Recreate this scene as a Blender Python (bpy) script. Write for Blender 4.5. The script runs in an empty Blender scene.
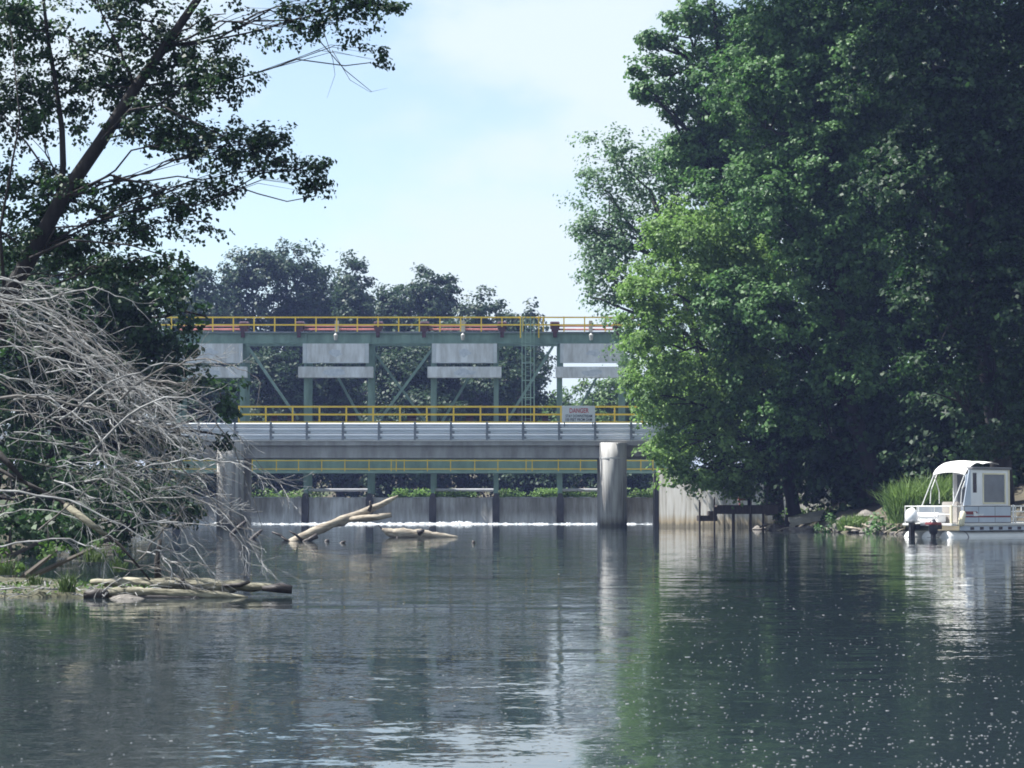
import bpy, math, random
import numpy as np
from mathutils import Vector, Matrix

random.seed(7)
R = math.radians
scene = bpy.context.scene
COL = scene.collection

# ------------------------------------------------------------------ camera model
F = 2400.0                      # focal length in pixels of the 1024 px wide frame
CAM_H = 1.2
PITCH = math.atan((505 - 384) / F)
_c, _s = math.cos(PITCH), math.sin(PITCH)


def at(px, py, Y):
    """world point on the ray of a pixel of the photograph, at distance Y"""
    dx, dy = px - 512.0, 384.0 - py
    yy = F * _c - dy * _s
    zz = F * _s + dy * _c
    k = Y / yy
    return Vector((dx * k, Y, CAM_H + zz * k))


def ppm(Y):
    return F / Y


# ------------------------------------------------------------------ materials
def new_mat(name):
    m = bpy.data.materials.new(name)
    m.use_nodes = True
    nt = m.node_tree
    nt.nodes.clear()
    out = nt.nodes.new('ShaderNodeOutputMaterial')
    return m, nt, out


def N(nt, t, **kw):
    n = nt.nodes.new(t)
    for k, v in kw.items():
        setattr(n, k, v)
    return n


def ramp(nt, fac, stops):
    r = N(nt, 'ShaderNodeValToRGB')
    el = r.color_ramp.elements
    while len(el) < len(stops):
        el.new(0.5)
    for e, (p, c) in zip(el, stops):
        e.position = p
        e.color = (*c, 1) if len(c) == 3 else c
    nt.links.new(fac, r.inputs[0])
    return r.outputs[0]


def surf(name, c1, c2=None, scale=4.0, rough=0.7, stretch=(1, 1, 1), bump=0.0, metallic=0.0, spec=0.4, c3=None,
         contrast=(0.35, 0.65), detail=6, bump_scale=None):
    """plain painted / concrete / wood surface: base colours mixed by stretched noise, optional bump"""
    m, nt, out = new_mat(name)
    b = N(nt, 'ShaderNodeBsdfPrincipled')
    b.inputs['Roughness'].default_value = rough
    b.inputs['Metallic'].default_value = metallic
    b.inputs['Specular IOR Level'].default_value = spec
    tc = N(nt, 'ShaderNodeTexCoord')
    mp = N(nt, 'ShaderNodeMapping')
    mp.inputs['Scale'].default_value = stretch
    nt.links.new(tc.outputs['Object'], mp.inputs[0])
    nz = N(nt, 'ShaderNodeTexNoise')
    nz.inputs['Scale'].default_value = scale
    nz.inputs['Detail'].default_value = detail
    nz.inputs['Roughness'].default_value = 0.65
    nt.links.new(mp.outputs[0], nz.inputs['Vector'])
    c2 = c2 or tuple(x * 0.75 for x in c1)
    stops = [(contrast[0], c2), (contrast[1], c1)]
    if c3:
        stops.append((min(0.98, contrast[1] + 0.15), c3))
    col = ramp(nt, nz.outputs['Fac'], stops)
    nt.links.new(col, b.inputs['Base Color'])
    if bump:
        bp = N(nt, 'ShaderNodeBump')
        bp.inputs['Strength'].default_value = 1
        bp.inputs['Distance'].default_value = bump
        n2 = nz
        if bump_scale:
            n2 = N(nt, 'ShaderNodeTexNoise')
            n2.inputs['Scale'].default_value = bump_scale
            n2.inputs['Detail'].default_value = 5
            nt.links.new(mp.outputs[0], n2.inputs['Vector'])
        nt.links.new(n2.outputs['Fac'], bp.inputs['Height'])
        nt.links.new(bp.outputs[0], b.inputs['Normal'])
    nt.links.new(b.outputs[0], out.inputs[0])
    return m


def leaf_mat(name, dark, mid, light, trans=0.3, rough=0.5):
    m, nt, out = new_mat(name)
    g = N(nt, 'ShaderNodeNewGeometry')
    tc = N(nt, 'ShaderNodeTexCoord')
    nz = N(nt, 'ShaderNodeTexNoise')
    nz.inputs['Scale'].default_value = 0.35
    nz.inputs['Detail'].default_value = 3
    nt.links.new(tc.outputs['Object'], nz.inputs['Vector'])
    mx = N(nt, 'ShaderNodeMath', operation='MULTIPLY_ADD')
    nt.links.new(g.outputs['Random Per Island'], mx.inputs[0])
    mx.inputs[1].default_value = 0.55
    ad = N(nt, 'ShaderNodeMath', operation='MULTIPLY')
    nt.links.new(nz.outputs['Fac'], ad.inputs[0])
    ad.inputs[1].default_value = 0.5
    nt.links.new(ad.outputs[0], mx.inputs[2])
    col = ramp(nt, mx.outputs[0], [(0.15, dark), (0.5, mid), (0.85, light)])
    b = N(nt, 'ShaderNodeBsdfPrincipled')
    b.inputs['Roughness'].default_value = rough
    b.inputs['Specular IOR Level'].default_value = 0.2
    nt.links.new(col, b.inputs['Base Color'])
    t = N(nt, 'ShaderNodeBsdfTranslucent')
    hs = N(nt, 'ShaderNodeHueSaturation')
    hs.inputs['Saturation'].default_value = 1.15
    hs.inputs['Value'].default_value = 1.3
    nt.links.new(col, hs.inputs['Color'])
    nt.links.new(hs.outputs[0], t.inputs['Color'])
    mix = N(nt, 'ShaderNodeMixShader')
    mix.inputs[0].default_value = trans
    nt.links.new(b.outputs[0], mix.inputs[1])
    nt.links.new(t.outputs[0], mix.inputs[2])
    nt.links.new(mix.outputs[0], out.inputs[0])
    return m


M = {}
M['concrete'] = surf('weathered concrete', (0.40, 0.39, 0.37), (0.24, 0.235, 0.23), 0.9, 0.85, (1.6, 1.6, 0.35), 0.01, c3=(0.46, 0.45, 0.42))
M['girder'] = surf('grey concrete girder', (0.42, 0.42, 0.42), (0.25, 0.245, 0.24), 0.8, 0.85, (1.6, 1, 0.4), 0.006)
M['curb'] = surf('pale concrete curb', (0.55, 0.55, 0.54), (0.42, 0.42, 0.41), 1.2, 0.85)
M['abutment'] = surf('stained abutment concrete', (0.50, 0.47, 0.42), (0.33, 0.30, 0.25), 0.45, 0.9, (1, 1, 0.7), 0.015, c3=(0.55, 0.54, 0.52))
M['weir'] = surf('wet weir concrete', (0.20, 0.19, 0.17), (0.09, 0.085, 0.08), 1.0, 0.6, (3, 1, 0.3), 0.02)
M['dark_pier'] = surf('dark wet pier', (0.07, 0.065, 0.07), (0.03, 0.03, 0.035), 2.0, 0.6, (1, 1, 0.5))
M['galv'] = surf('galvanised rail', (0.70, 0.74, 0.80), (0.58, 0.62, 0.68), 0.8, 0.45, (0.6, 1, 2))
M['galv_dark'] = surf('dull galvanised post', (0.26, 0.29, 0.33), (0.18, 0.20, 0.23), 2, 0.55, metallic=0.2)
M['yellow'] = surf('yellow safety paint', (0.92, 0.66, 0.06), (0.82, 0.54, 0.045), 1.2, 0.5)
M['green_steel'] = surf('grey green painted steel', (0.22, 0.33, 0.285), (0.14, 0.22, 0.19), 1.2, 0.55, (1.5, 1.5, 0.6), c3=(0.23, 0.34, 0.30))
M['green_girder'] = surf('sage green girder paint', (0.30, 0.44, 0.36), (0.21, 0.31, 0.26), 0.9, 0.6, (1.5, 1, 0.5))
M['gate'] = surf('light grey gate paint', (0.74, 0.77, 0.80), (0.46, 0.47, 0.47), 1.1, 0.5, (2.2, 1, 0.5))
M['gate_edge'] = surf('grey gate edge', (0.58, 0.62, 0.65), (0.46, 0.5, 0.53), 1.5, 0.5)
M['gate_stain'] = surf('worn patch on gate', (0.62, 0.66, 0.71), (0.45, 0.50, 0.56), 5, 0.7)
M['hoist'] = surf('dull maroon hoist paint', (0.09, 0.035, 0.05), (0.035, 0.02, 0.03), 3, 0.5)
M['shaft'] = surf('reddish drive shaft paint', (0.52, 0.22, 0.19), (0.38, 0.15, 0.14), 2, 0.5)
M['lamp'] = surf('dull lamp housing', (0.46, 0.46, 0.43), (0.34, 0.34, 0.32), 5, 0.4)
M['pipe'] = surf('pale grey pipe', (0.50, 0.50, 0.52), (0.35, 0.35, 0.37), 1, 0.6)
M['sign'] = surf('white sign panel', (0.78, 0.80, 0.82), (0.70, 0.72, 0.75), 1.5, 0.5)
M['sign_red'] = surf('red lettering', (0.55, 0.05, 0.06), (0.45, 0.04, 0.05), 2, 0.5)
M['sign_black'] = surf('dark lettering', (0.05, 0.06, 0.09), (0.03, 0.04, 0.06), 2, 0.5)
M['deadwood'] = surf('silvery dead twigs', (0.37, 0.37, 0.365), (0.15, 0.145, 0.14), 5.0, 0.85, (1, 1, 1), c3=(0.48, 0.48, 0.47))
M['deadwood_dark'] = surf('brown dead twigs', (0.20, 0.185, 0.17), (0.08, 0.075, 0.07), 5.0, 0.9, (1, 1, 1), c3=(0.28, 0.27, 0.26))
M['drift'] = surf('sun bleached driftwood', (0.42, 0.37, 0.29), (0.15, 0.12, 0.09), 5, 0.85, (0.35, 2.5, 2.5), 0.02, c3=(0.60, 0.55, 0.45))
M['drift_dark'] = surf('wet rotten wood and shade', (0.06, 0.05, 0.045), (0.025, 0.02, 0.02), 4, 0.6, bump=0.01)
M['mossy'] = surf('mossy bleached log', (0.32, 0.295, 0.22), (0.06, 0.055, 0.035), 5.0, 0.9, (0.5, 2.0, 3.0), 0.02, c3=(0.50, 0.46, 0.37))
M['bark'] = surf('dark bark', (0.032, 0.028, 0.026), (0.014, 0.012, 0.011), 3, 0.9, (3, 3, 0.6), 0.02)
M['bark_far'] = surf('grey bark', (0.12, 0.105, 0.09), (0.07, 0.06, 0.05), 2, 0.9, (2, 2, 0.5))
M['mud'] = surf('river mud', (0.095, 0.085, 0.05), (0.035, 0.042, 0.02), 6, 0.8, bump=0.03)
M['rock'] = surf('bank rock', (0.21, 0.19, 0.17), (0.10, 0.09, 0.08), 3, 0.9, bump=0.02)
M['slab'] = surf('pale slab', (0.55, 0.53, 0.45), (0.40, 0.38, 0.32), 2, 0.85, bump=0.01)
M['dock'] = surf('dark weathered timber', (0.085, 0.068, 0.062), (0.045, 0.036, 0.034), 3, 0.85, (4, 1, 1), 0.01)
M['dock_red'] = surf('faded red paint', (0.30, 0.06, 0.05), (0.2, 0.05, 0.04), 3, 0.7)
M['boat_white'] = surf('white gelcoat', (0.80, 0.80, 0.80), (0.70, 0.70, 0.71), 1.2, 0.3)
M['boat_alu'] = surf('pale aluminium', (0.72, 0.71, 0.68), (0.60, 0.60, 0.58), 1.5, 0.4, metallic=0.1)
M['boat_panel'] = surf('pale blue grey panel', (0.50, 0.55, 0.62), (0.42, 0.47, 0.54), 1.0, 0.45)
M['boat_trim'] = surf('cream trim', (0.74, 0.68, 0.50), (0.62, 0.56, 0.40), 2, 0.4)
M['boat_roof'] = surf('grey roof edge', (0.20, 0.20, 0.21), (0.14, 0.14, 0.15), 2, 0.5)
M['boat_red'] = surf('maroon stripe', (0.24, 0.05, 0.055), (0.17, 0.04, 0.045), 2, 0.5)
M['boat_dark'] = surf('black motor plastic', (0.03, 0.03, 0.04), (0.015, 0.015, 0.02), 3, 0.4)
M['canvas'] = surf('white canvas', (0.84, 0.83, 0.78), (0.74, 0.73, 0.69), 2, 0.8, bump=0.01)
M['glass'] = surf('dull cabin window', (0.20, 0.22, 0.26), (0.13, 0.15, 0.18), 0.9, 0.12, spec=0.8)
M['glass_dark'] = surf('dark tinted window', (0.03, 0.035, 0.07), (0.02, 0.02, 0.04), 0.9, 0.1, spec=0.8)
M['foam'] = surf('white water foam', (0.58, 0.60, 0.62), (0.18, 0.20, 0.21), 2.5, 0.7, bump=0.02)
M['fleck'] = surf('river foam fleck', (0.24, 0.25, 0.26), (0.13, 0.14, 0.145), 8, 0.7)
M['plaster'] = surf('tan siding', (0.36, 0.33, 0.30), (0.26, 0.24, 0.22), 1, 0.8)

M['leaf_right'] = leaf_mat('maple leaves', (0.026, 0.062, 0.024), (0.072, 0.148, 0.052), (0.14, 0.245, 0.088))
M['leaf_pale'] = leaf_mat('silver maple leaves', (0.055, 0.110, 0.055), (0.100, 0.175, 0.085), (0.17, 0.26, 0.135))
M['leaf_bright'] = leaf_mat('bright boxelder leaves', (0.074, 0.135, 0.042), (0.145, 0.240, 0.078), (0.24, 0.35, 0.125), 0.42)
M['leaf_dark'] = leaf_mat('shaded river maple leaves', (0.010, 0.022, 0.011), (0.020, 0.045, 0.018), (0.048, 0.098, 0.032), 0.3)  # darker copy of the maple leaves, crown shade put into the colour
M['leaf_far'] = leaf_mat('far tree leaves', (0.016, 0.032, 0.018), (0.030, 0.056, 0.028), (0.05, 0.085, 0.042))
M['leaf_farlit'] = leaf_mat('sunlit far leaves', (0.05, 0.09, 0.03), (0.085, 0.15, 0.045), (0.13, 0.20, 0.07))  # lit copy of the far leaves, sunlight put into the colour
M['grass'] = leaf_mat('bank grass blades', (0.065, 0.11, 0.035), (0.13, 0.20, 0.065), (0.22, 0.30, 0.12), 0.35)
M['grass_dull'] = leaf_mat('dull grass blades', (0.035, 0.06, 0.025), (0.065, 0.10, 0.04), (0.12, 0.16, 0.07), 0.3)
M['weed'] = leaf_mat('bright weeds', (0.04, 0.08, 0.025), (0.075, 0.135, 0.04), (0.13, 0.20, 0.065), 0.3)


def ground_mat():
    m, nt, out = new_mat('river bank ground')
    b = N(nt, 'ShaderNodeBsdfPrincipled')
    b.inputs['Roughness'].default_value = 0.95
    tc = N(nt, 'ShaderNodeTexCoord')
    n1 = N(nt, 'ShaderNodeTexNoise'); n1.inputs['Scale'].default_value = 0.4; n1.inputs['Detail'].default_value = 8
    nt.links.new(tc.outputs['Object'], n1.inputs['Vector'])
    col = ramp(nt, n1.outputs['Fac'], [(0.35, (0.045, 0.038, 0.026)), (0.5, (0.075, 0.064, 0.04)), (0.65, (0.035, 0.055, 0.02))])
    nt.links.new(col, b.inputs['Base Color'])
    n2 = N(nt, 'ShaderNodeTexNoise'); n2.inputs['Scale'].default_value = 3; n2.inputs['Detail'].default_value = 6
    nt.links.new(tc.outputs['Object'], n2.inputs['Vector'])
    bp = N(nt, 'ShaderNodeBump'); bp.inputs['Distance'].default_value = 0.08
    nt.links.new(n2.outputs['Fac'], bp.inputs['Height'])
    nt.links.new(bp.outputs[0], b.inputs['Normal'])
    nt.links.new(b.outputs[0], out.inputs[0])
    return m


def water_mat():
    m, nt, out = new_mat('river water')
    b = N(nt, 'ShaderNodeBsdfPrincipled')
    b.inputs['Base Color'].default_value = (0.017, 0.026, 0.030, 1)
    b.inputs['Roughness'].default_value = 0.03
    b.inputs['IOR'].default_value = 1.333
    tc = N(nt, 'ShaderNodeTexCoord')

    def slopes(scale, stretch, amp):
        mp = N(nt, 'ShaderNodeMapping'); mp.inputs['Scale'].default_value = stretch
        nt.links.new(tc.outputs['Object'], mp.inputs[0])
        nz = N(nt, 'ShaderNodeTexNoise'); nz.inputs['Scale'].default_value = scale
        nz.inputs['Detail'].default_value = 2.0
        nt.links.new(mp.outputs[0], nz.inputs['Vector'])
        sb = N(nt, 'ShaderNodeVectorMath', operation='SUBTRACT')
        nt.links.new(nz.outputs['Color'], sb.inputs[0]); sb.inputs[1].default_value = (0.5, 0.5, 0.5)
        ml = N(nt, 'ShaderNodeVectorMath', operation='MULTIPLY')
        nt.links.new(sb.outputs[0], ml.inputs[0]); ml.inputs[1].default_value = (amp, amp, 0)
        return ml.outputs[0]

    s1 = slopes(0.9, (0.7, 1.6, 1), 0.036)
    s2 = slopes(5.0, (0.8, 1.5, 1), 0.065)
    s3 = slopes(22.0, (1, 1.2, 1), 0.05)
    ad = N(nt, 'ShaderNodeVectorMath', operation='ADD')
    nt.links.new(s2, ad.inputs[0]); nt.links.new(s3, ad.inputs[1])
    # calm and ruffled patches, long across the stream
    mp = N(nt, 'ShaderNodeMapping'); mp.inputs['Scale'].default_value = (0.10, 0.30, 1)
    nt.links.new(tc.outputs['Object'], mp.inputs[0])
    pn = N(nt, 'ShaderNodeTexNoise'); pn.inputs['Scale'].default_value = 1.0; pn.inputs['Detail'].default_value = 5
    nt.links.new(mp.outputs[0], pn.inputs['Vector'])
    mr = N(nt, 'ShaderNodeMapRange')
    mr.inputs['From Min'].default_value = 0.35; mr.inputs['From Max'].default_value = 0.65
    mr.inputs['To Min'].default_value = 0.35; mr.inputs['To Max'].default_value = 1.35
    nt.links.new(pn.outputs['Fac'], mr.inputs['Value'])
    sc = N(nt, 'ShaderNodeVectorMath', operation='SCALE')
    nt.links.new(ad.outputs[0], sc.inputs[0]); nt.links.new(mr.outputs[0], sc.inputs['Scale'])
    a2 = N(nt, 'ShaderNodeVectorMath', operation='ADD')
    nt.links.new(sc.outputs[0], a2.inputs[0]); nt.links.new(s1, a2.inputs[1])
    a3 = N(nt, 'ShaderNodeVectorMath', operation='ADD')
    nt.links.new(a2.outputs[0], a3.inputs[0]); a3.inputs[1].default_value = (0, 0, 1)
    nm = N(nt, 'ShaderNodeVectorMath', operation='NORMALIZE')
    nt.links.new(a3.outputs[0], nm.inputs[0])
    nt.links.new(nm.outputs[0], b.inputs['Normal'])
    nt.links.new(b.outputs[0], out.inputs[0])
    return m


def veil_mat():
    m, nt, out = new_mat('thin falling water')
    b = N(nt, 'ShaderNodeBsdfPrincipled')
    b.inputs['Roughness'].default_value = 0.35
    tc = N(nt, 'ShaderNodeTexCoord')
    mp = N(nt, 'ShaderNodeMapping'); mp.inputs['Scale'].default_value = (2.2, 1, 0.25)
    nt.links.new(tc.outputs['Object'], mp.inputs[0])
    nz = N(nt, 'ShaderNodeTexNoise'); nz.inputs['Scale'].default_value = 1.6; nz.inputs['Detail'].default_value = 7
    nz.inputs['Roughness'].default_value = 0.7
    nt.links.new(mp.outputs[0], nz.inputs['Vector'])
    n2 = N(nt, 'ShaderNodeTexNoise'); n2.inputs['Scale'].default_value = 0.25; n2.inputs['Detail'].default_value = 3
    nt.links.new(tc.outputs['Object'], n2.inputs['Vector'])
    av = N(nt, 'ShaderNodeMath', operation='MULTIPLY_ADD')
    nt.links.new(n2.outputs['Fac'], av.inputs[0]); av.inputs[1].default_value = 0.6
    md = N(nt, 'ShaderNodeMath', operation='MULTIPLY'); md.inputs[1].default_value = 0.7
    nt.links.new(nz.outputs['Fac'], md.inputs[0]); nt.links.new(md.outputs[0], av.inputs[2])
    col = ramp(nt, av.outputs[0], [(0.38, (0.07, 0.066, 0.052)), (0.54, (0.17, 0.163, 0.145)), (0.66, (0.27, 0.265, 0.25)), (0.84, (0.52, 0.53, 0.54))])
    sx = N(nt, 'ShaderNodeSeparateXYZ'); nt.links.new(tc.outputs['Object'], sx.inputs[0])
    zr = N(nt, 'ShaderNodeMapRange'); zr.interpolation_type = 'SMOOTHSTEP'
    zr.inputs['From Min'].default_value = 0.9; zr.inputs['From Max'].default_value = 0.05
    zr.inputs['To Max'].default_value = 0.75
    nt.links.new(sx.outputs['Z'], zr.inputs['Value'])
    zm_ = N(nt, 'ShaderNodeMath', operation='MULTIPLY'); nt.links.new(zr.outputs[0], zm_.inputs[0]); nt.links.new(nz.outputs['Fac'], zm_.inputs[1])
    aer = N(nt, 'ShaderNodeMix', data_type='RGBA'); nt.links.new(zm_.outputs[0], aer.inputs[0]); nt.links.new(col, aer.inputs[6]); aer.inputs[7].default_value = (0.85, 0.87, 0.9, 1)
    nt.links.new(aer.outputs[2], b.inputs['Base Color'])
    nt.links.new(b.outputs[0], out.inputs[0])
    return m


def pier_mat(name='pier concrete', c=((0.21, 0.20, 0.19), (0.40, 0.39, 0.37), (0.50, 0.49, 0.46)), band_c=((0.30, 0.29, 0.26), (0.62, 0.60, 0.54)), top=0.86):
    """cast concrete with vertical run-off streaks and an algae band at the waterline"""
    m, nt, out = new_mat(name)
    b = N(nt, 'ShaderNodeBsdfPrincipled'); b.inputs['Roughness'].default_value = 0.85
    tc = N(nt, 'ShaderNodeTexCoord')
    mp = N(nt, 'ShaderNodeMapping'); mp.inputs['Scale'].default_value = (4, 4, 0.35)
    nt.links.new(tc.outputs['Object'], mp.inputs[0])
    n1 = N(nt, 'ShaderNodeTexNoise'); n1.inputs['Scale'].default_value = 1.3; n1.inputs['Detail'].default_value = 7
    nt.links.new(mp.outputs[0], n1.inputs['Vector'])
    col = ramp(nt, n1.outputs['Fac'], [(0.32, c[0]), (0.52, c[1]), (0.72, c[2])])
    sx = N(nt, 'ShaderNodeSeparateXYZ'); nt.links.new(tc.outputs['Object'], sx.inputs[0])
    ad = N(nt, 'ShaderNodeMath', operation='MULTIPLY_ADD'); nt.links.new(n1.outputs['Fac'], ad.inputs[0]); ad.inputs[1].default_value = 0.5; nt.links.new(sx.outputs['Z'], ad.inputs[2])
    band = ramp(nt, ad.outputs[0], [(0.40, band_c[0]), (0.56, band_c[1]), (top, (1, 1, 1))])
    mx = N(nt, 'ShaderNodeMix', data_type='RGBA', blend_type='MULTIPLY'); mx.inputs[0].default_value = 1
    nt.links.new(col, mx.inputs[6]); nt.links.new(band, mx.inputs[7])
    nt.links.new(mx.outputs[2], b.inputs['Base Color'])
    bp = N(nt, 'ShaderNodeBump'); bp.inputs['Distance'].default_value = 0.015
    nt.links.new(n1.outputs['Fac'], bp.inputs['Height']); nt.links.new(bp.outputs[0], b.inputs['Normal'])
    nt.links.new(b.outputs[0], out.inputs[0])
    return m


M['pier'] = pier_mat()
M['abutment'] = pier_mat('stained abutment wall', ((0.22, 0.20, 0.16), (0.44, 0.42, 0.38), (0.54, 0.53, 0.50)), ((0.42, 0.38, 0.30), (0.78, 0.66, 0.48)), 1.0)
M['ground'] = ground_mat()
M['water'] = water_mat()
M['veil'] = veil_mat()

# ------------------------------------------------------------------ objects helpers
LOCAL = set()      # roots whose children are modelled in local coordinates


def tag(o, label=None, cat=None, group=None, kind=None):
    if label: o['label'] = label
    if cat: o['category'] = cat
    if group: o['group'] = group
    if kind: o['kind'] = kind
    return o


def thing(name, label, cat, loc=(0, 0, 0), rz=0.0, group=None, local=False):
    o = bpy.data.objects.new(name, None)
    COL.objects.link(o)
    o.location = loc
    o.rotation_euler = (0, 0, rz)
    o.empty_display_size = 0.3
    tag(o, label, cat, group)
    if local:
        LOCAL.add(o)
    return o


def root_of(o):
    while o.parent:
        o = o.parent
    return o


def link_mesh(name, me, mat, parent):
    o = bpy.data.objects.new(name, me)
    COL.objects.link(o)
    if mat and not me.materials:
        me.materials.append(mat)
    if parent:
        o.parent = parent
    return o


def frame_offset(parent):
    """what to subtract from world coordinates for a child of this parent"""
    if parent is None:
        return None
    r = root_of(parent)
    if r in LOCAL:
        return Vector((0, 0, 0))
    return Vector(r.location)


def copy_child(src, parent, loc):
    c = src.copy()
    COL.objects.link(c)
    c.parent = parent
    c.location = loc
    return c


def gnarl(pts, radii, m=4, amp=0.10, seed=0):
    """resample a limb and roughen its thickness and line"""
    rr = random.Random(seed)
    P, Q = [], []
    for i in range(len(pts) - 1):
        for j in range(m):
            t = j / m
            P.append(Vector(pts[i]).lerp(Vector(pts[i + 1]), t)); Q.append(radii[i] * (1 - t) + radii[i + 1] * t)
    P.append(Vector(pts[-1])); Q.append(radii[-1])
    bump = 0.0
    for i in range(len(P)):
        bump = bump * 0.6 + rr.uniform(-amp, amp)
        Q[i] *= 1 + bump + (0.25 if rr.random() < 0.06 else 0)
        P[i] = P[i] + Vector((0, rr.uniform(-0.2, 0.2), rr.uniform(-0.15, 0.15))) * Q[i] * 0.5
    return P, Q


class MB:
    def __init__(self):
        self.v = []
        self.f = []

    def add(self, vs, fs):
        n = len(self.v)
        self.v += [tuple(p) for p in vs]
        self.f += [tuple(i + n for i in f) for f in fs]
        return self

    def box(self, x0, x1, y0, y1, z0, z1):
        vs = [(x0, y0, z0), (x1, y0, z0), (x1, y1, z0), (x0, y1, z0), (x0, y0, z1), (x1, y0, z1), (x1, y1, z1), (x0, y1, z1)]
        return self.add(vs, [(0, 3, 2, 1), (4, 5, 6, 7), (0, 1, 5, 4), (1, 2, 6, 5), (2, 3, 7, 6), (3, 0, 4, 7)])

    def beam(self, p0, p1, w, h, up=(0, 0, 1)):
        p0, p1 = Vector(p0), Vector(p1)
        d = (p1 - p0).normalized()
        up = Vector(up)
        if abs(d.dot(up)) > 0.98:
            up = Vector((0, 1, 0))
        s = d.cross(up).normalized()
        u = s.cross(d).normalized()
        vs = []
        for p in (p0, p1):
            for a, b in ((-1, -1), (1, -1), (1, 1), (-1, 1)):
                vs.append(p + s * (a * w / 2) + u * (b * h / 2))
        return self.add(vs, [(3, 2, 1, 0), (4, 5, 6, 7), (0, 1, 5, 4), (1, 2, 6, 5), (2, 3, 7, 6), (3, 0, 4, 7)])

    def tube(self, pts, radii, n=8, squash=None, jit=0.0, caps=True):
        pts = [Vector(p) for p in pts]
        if not isinstance(radii, (list, tuple)):
            radii = [radii] * len(pts)
        base = len(self.v)
        prev = None
        for i, p in enumerate(pts):
            a = pts[max(i - 1, 0)]
            b = pts[min(i + 1, len(pts) - 1)]
            d = (b - a)
            if d.length < 1e-9:
                d = Vector((0, 0, 1))
            d.normalize()
            if prev is None:
                ref = Vector((0, 0, 1)) if abs(d.z) < 0.9 else Vector((1, 0, 0))
                s = d.cross(ref).normalized()
            else:
                s = (prev - d * prev.dot(d))
                s = s.normalized() if s.length > 1e-6 else d.orthogonal().normalized()
            prev = s
            u = d.cross(s).normalized()
            r = radii[i]
            for k in range(n):
                t = 2 * math.pi * k / n
                rr = r * (1 + (random.uniform(-jit, jit) if jit else 0))
                self.v.append(tuple(p + s * (math.cos(t) * rr) + u * (math.sin(t) * rr * (squash or 1))))
        for i in range(len(pts) - 1):
            for k in range(n):
                k2 = (k + 1) % n
                a = base + i * n
                self.f.append((a + k, a + k2, a + n + k2, a + n + k))
        if caps:
            self.f.append(tuple(base + k for k in reversed(range(n))))
            e = base + (len(pts) - 1) * n
            self.f.append(tuple(e + k for k in range(n)))
        return self

    def prism(self, outline, axis_vec, origin, ux, uz):
        """outline (a, b) in the plane ux/uz at origin, extruded along axis_vec"""
        o, ax, ux, uz = Vector(origin), Vector(axis_vec), Vector(ux), Vector(uz)
        n = len(outline)
        vs = [o + ux * a + uz * b for a, b in outline] + [o + ax + ux * a + uz * b for a, b in outline]
        fs = [tuple(range(n)), tuple(reversed(range(n, 2 * n)))]
        fs += [(i, n + i, n + (i + 1) % n, (i + 1) % n) for i in range(n)]
        return self.add(vs, fs)

    def build(self, name, mat, parent=None, smooth=False, bevel=0.0, base=None):
        me = bpy.data.meshes.new(name)
        if parent is not None:
            off = frame_offset(parent)
            loc = Vector((0, 0, 0))
        else:
            if base is None:
                xs = [p[0] for p in self.v]; ys = [p[1] for p in self.v]; zs = [p[2] for p in self.v]
                base = ((min(xs) + max(xs)) / 2, (min(ys) + max(ys)) / 2, min(zs))
            off = Vector(base)
            loc = off
        me.from_pydata([(x - off.x, y - off.y, z - off.z) for x, y, z in self.v], [], self.f)
        me.validate()
        import bmesh
        bm = bmesh.new(); bm.from_mesh(me)
        bmesh.ops.recalc_face_normals(bm, faces=bm.faces)
        if bevel:
            eds = [e for e in bm.edges if len(e.link_faces) == 2 and e.calc_face_angle(0) > 0.5]
            bmesh.ops.bevel(bm, geom=eds, offset=bevel, segments=2, affect='EDGES', clamp_overlap=True)
        bm.to_mesh(me); bm.free()
        if smooth:
            me.polygons.foreach_set('use_smooth', [True] * len(me.polygons))
        o = link_mesh(name, me, mat, parent)
        if parent is None:
            o.location = loc
        return o


def nrm(a):
    return a / np.maximum(np.linalg.norm(a, axis=-1, keepdims=True), 1e-9)


def quads_mesh(name, V, mat, parent):
    """V: (n,4,3) world coordinates, one quad each"""
    n = len(V)
    off = frame_offset(parent) if parent is not None else Vector((V[:, :, 0].mean(), V[:, :, 1].mean(), V[:, :, 2].min()))
    V = V - np.array(off)[None, None, :]
    me = bpy.data.meshes.new(name)
    me.vertices.add(4 * n)
    me.vertices.foreach_set('co', V.astype(np.float32).ravel())
    me.loops.add(4 * n)
    me.loops.foreach_set('vertex_index', np.arange(4 * n, dtype=np.int32))
    me.polygons.add(n)
    me.polygons.foreach_set('loop_start', np.arange(0, 4 * n, 4, dtype=np.int32))
    me.update(calc_edges=True)
    o = link_mesh(name, me, mat, parent)
    if parent is None:
        o.location = off
    return o


def leaf_quads(rng, P, Nn, S, aspect=0.75, along=None):
    n = len(P)
    r = rng.normal(size=(n, 3)) if along is None else along + 0.35 * rng.normal(size=(n, 3))
    t = nrm(r - (r * Nn).sum(1, keepdims=True) * Nn)
    b = np.cross(Nn, t)
    S = S[:, None]
    fold = Nn * S * 0.10
    return np.stack([P - t * S * 0.5, P + b * S * aspect * 0.5 + fold, P + t * S * 0.5 - fold, P - b * S * aspect * 0.5 + fold], axis=1)


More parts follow.
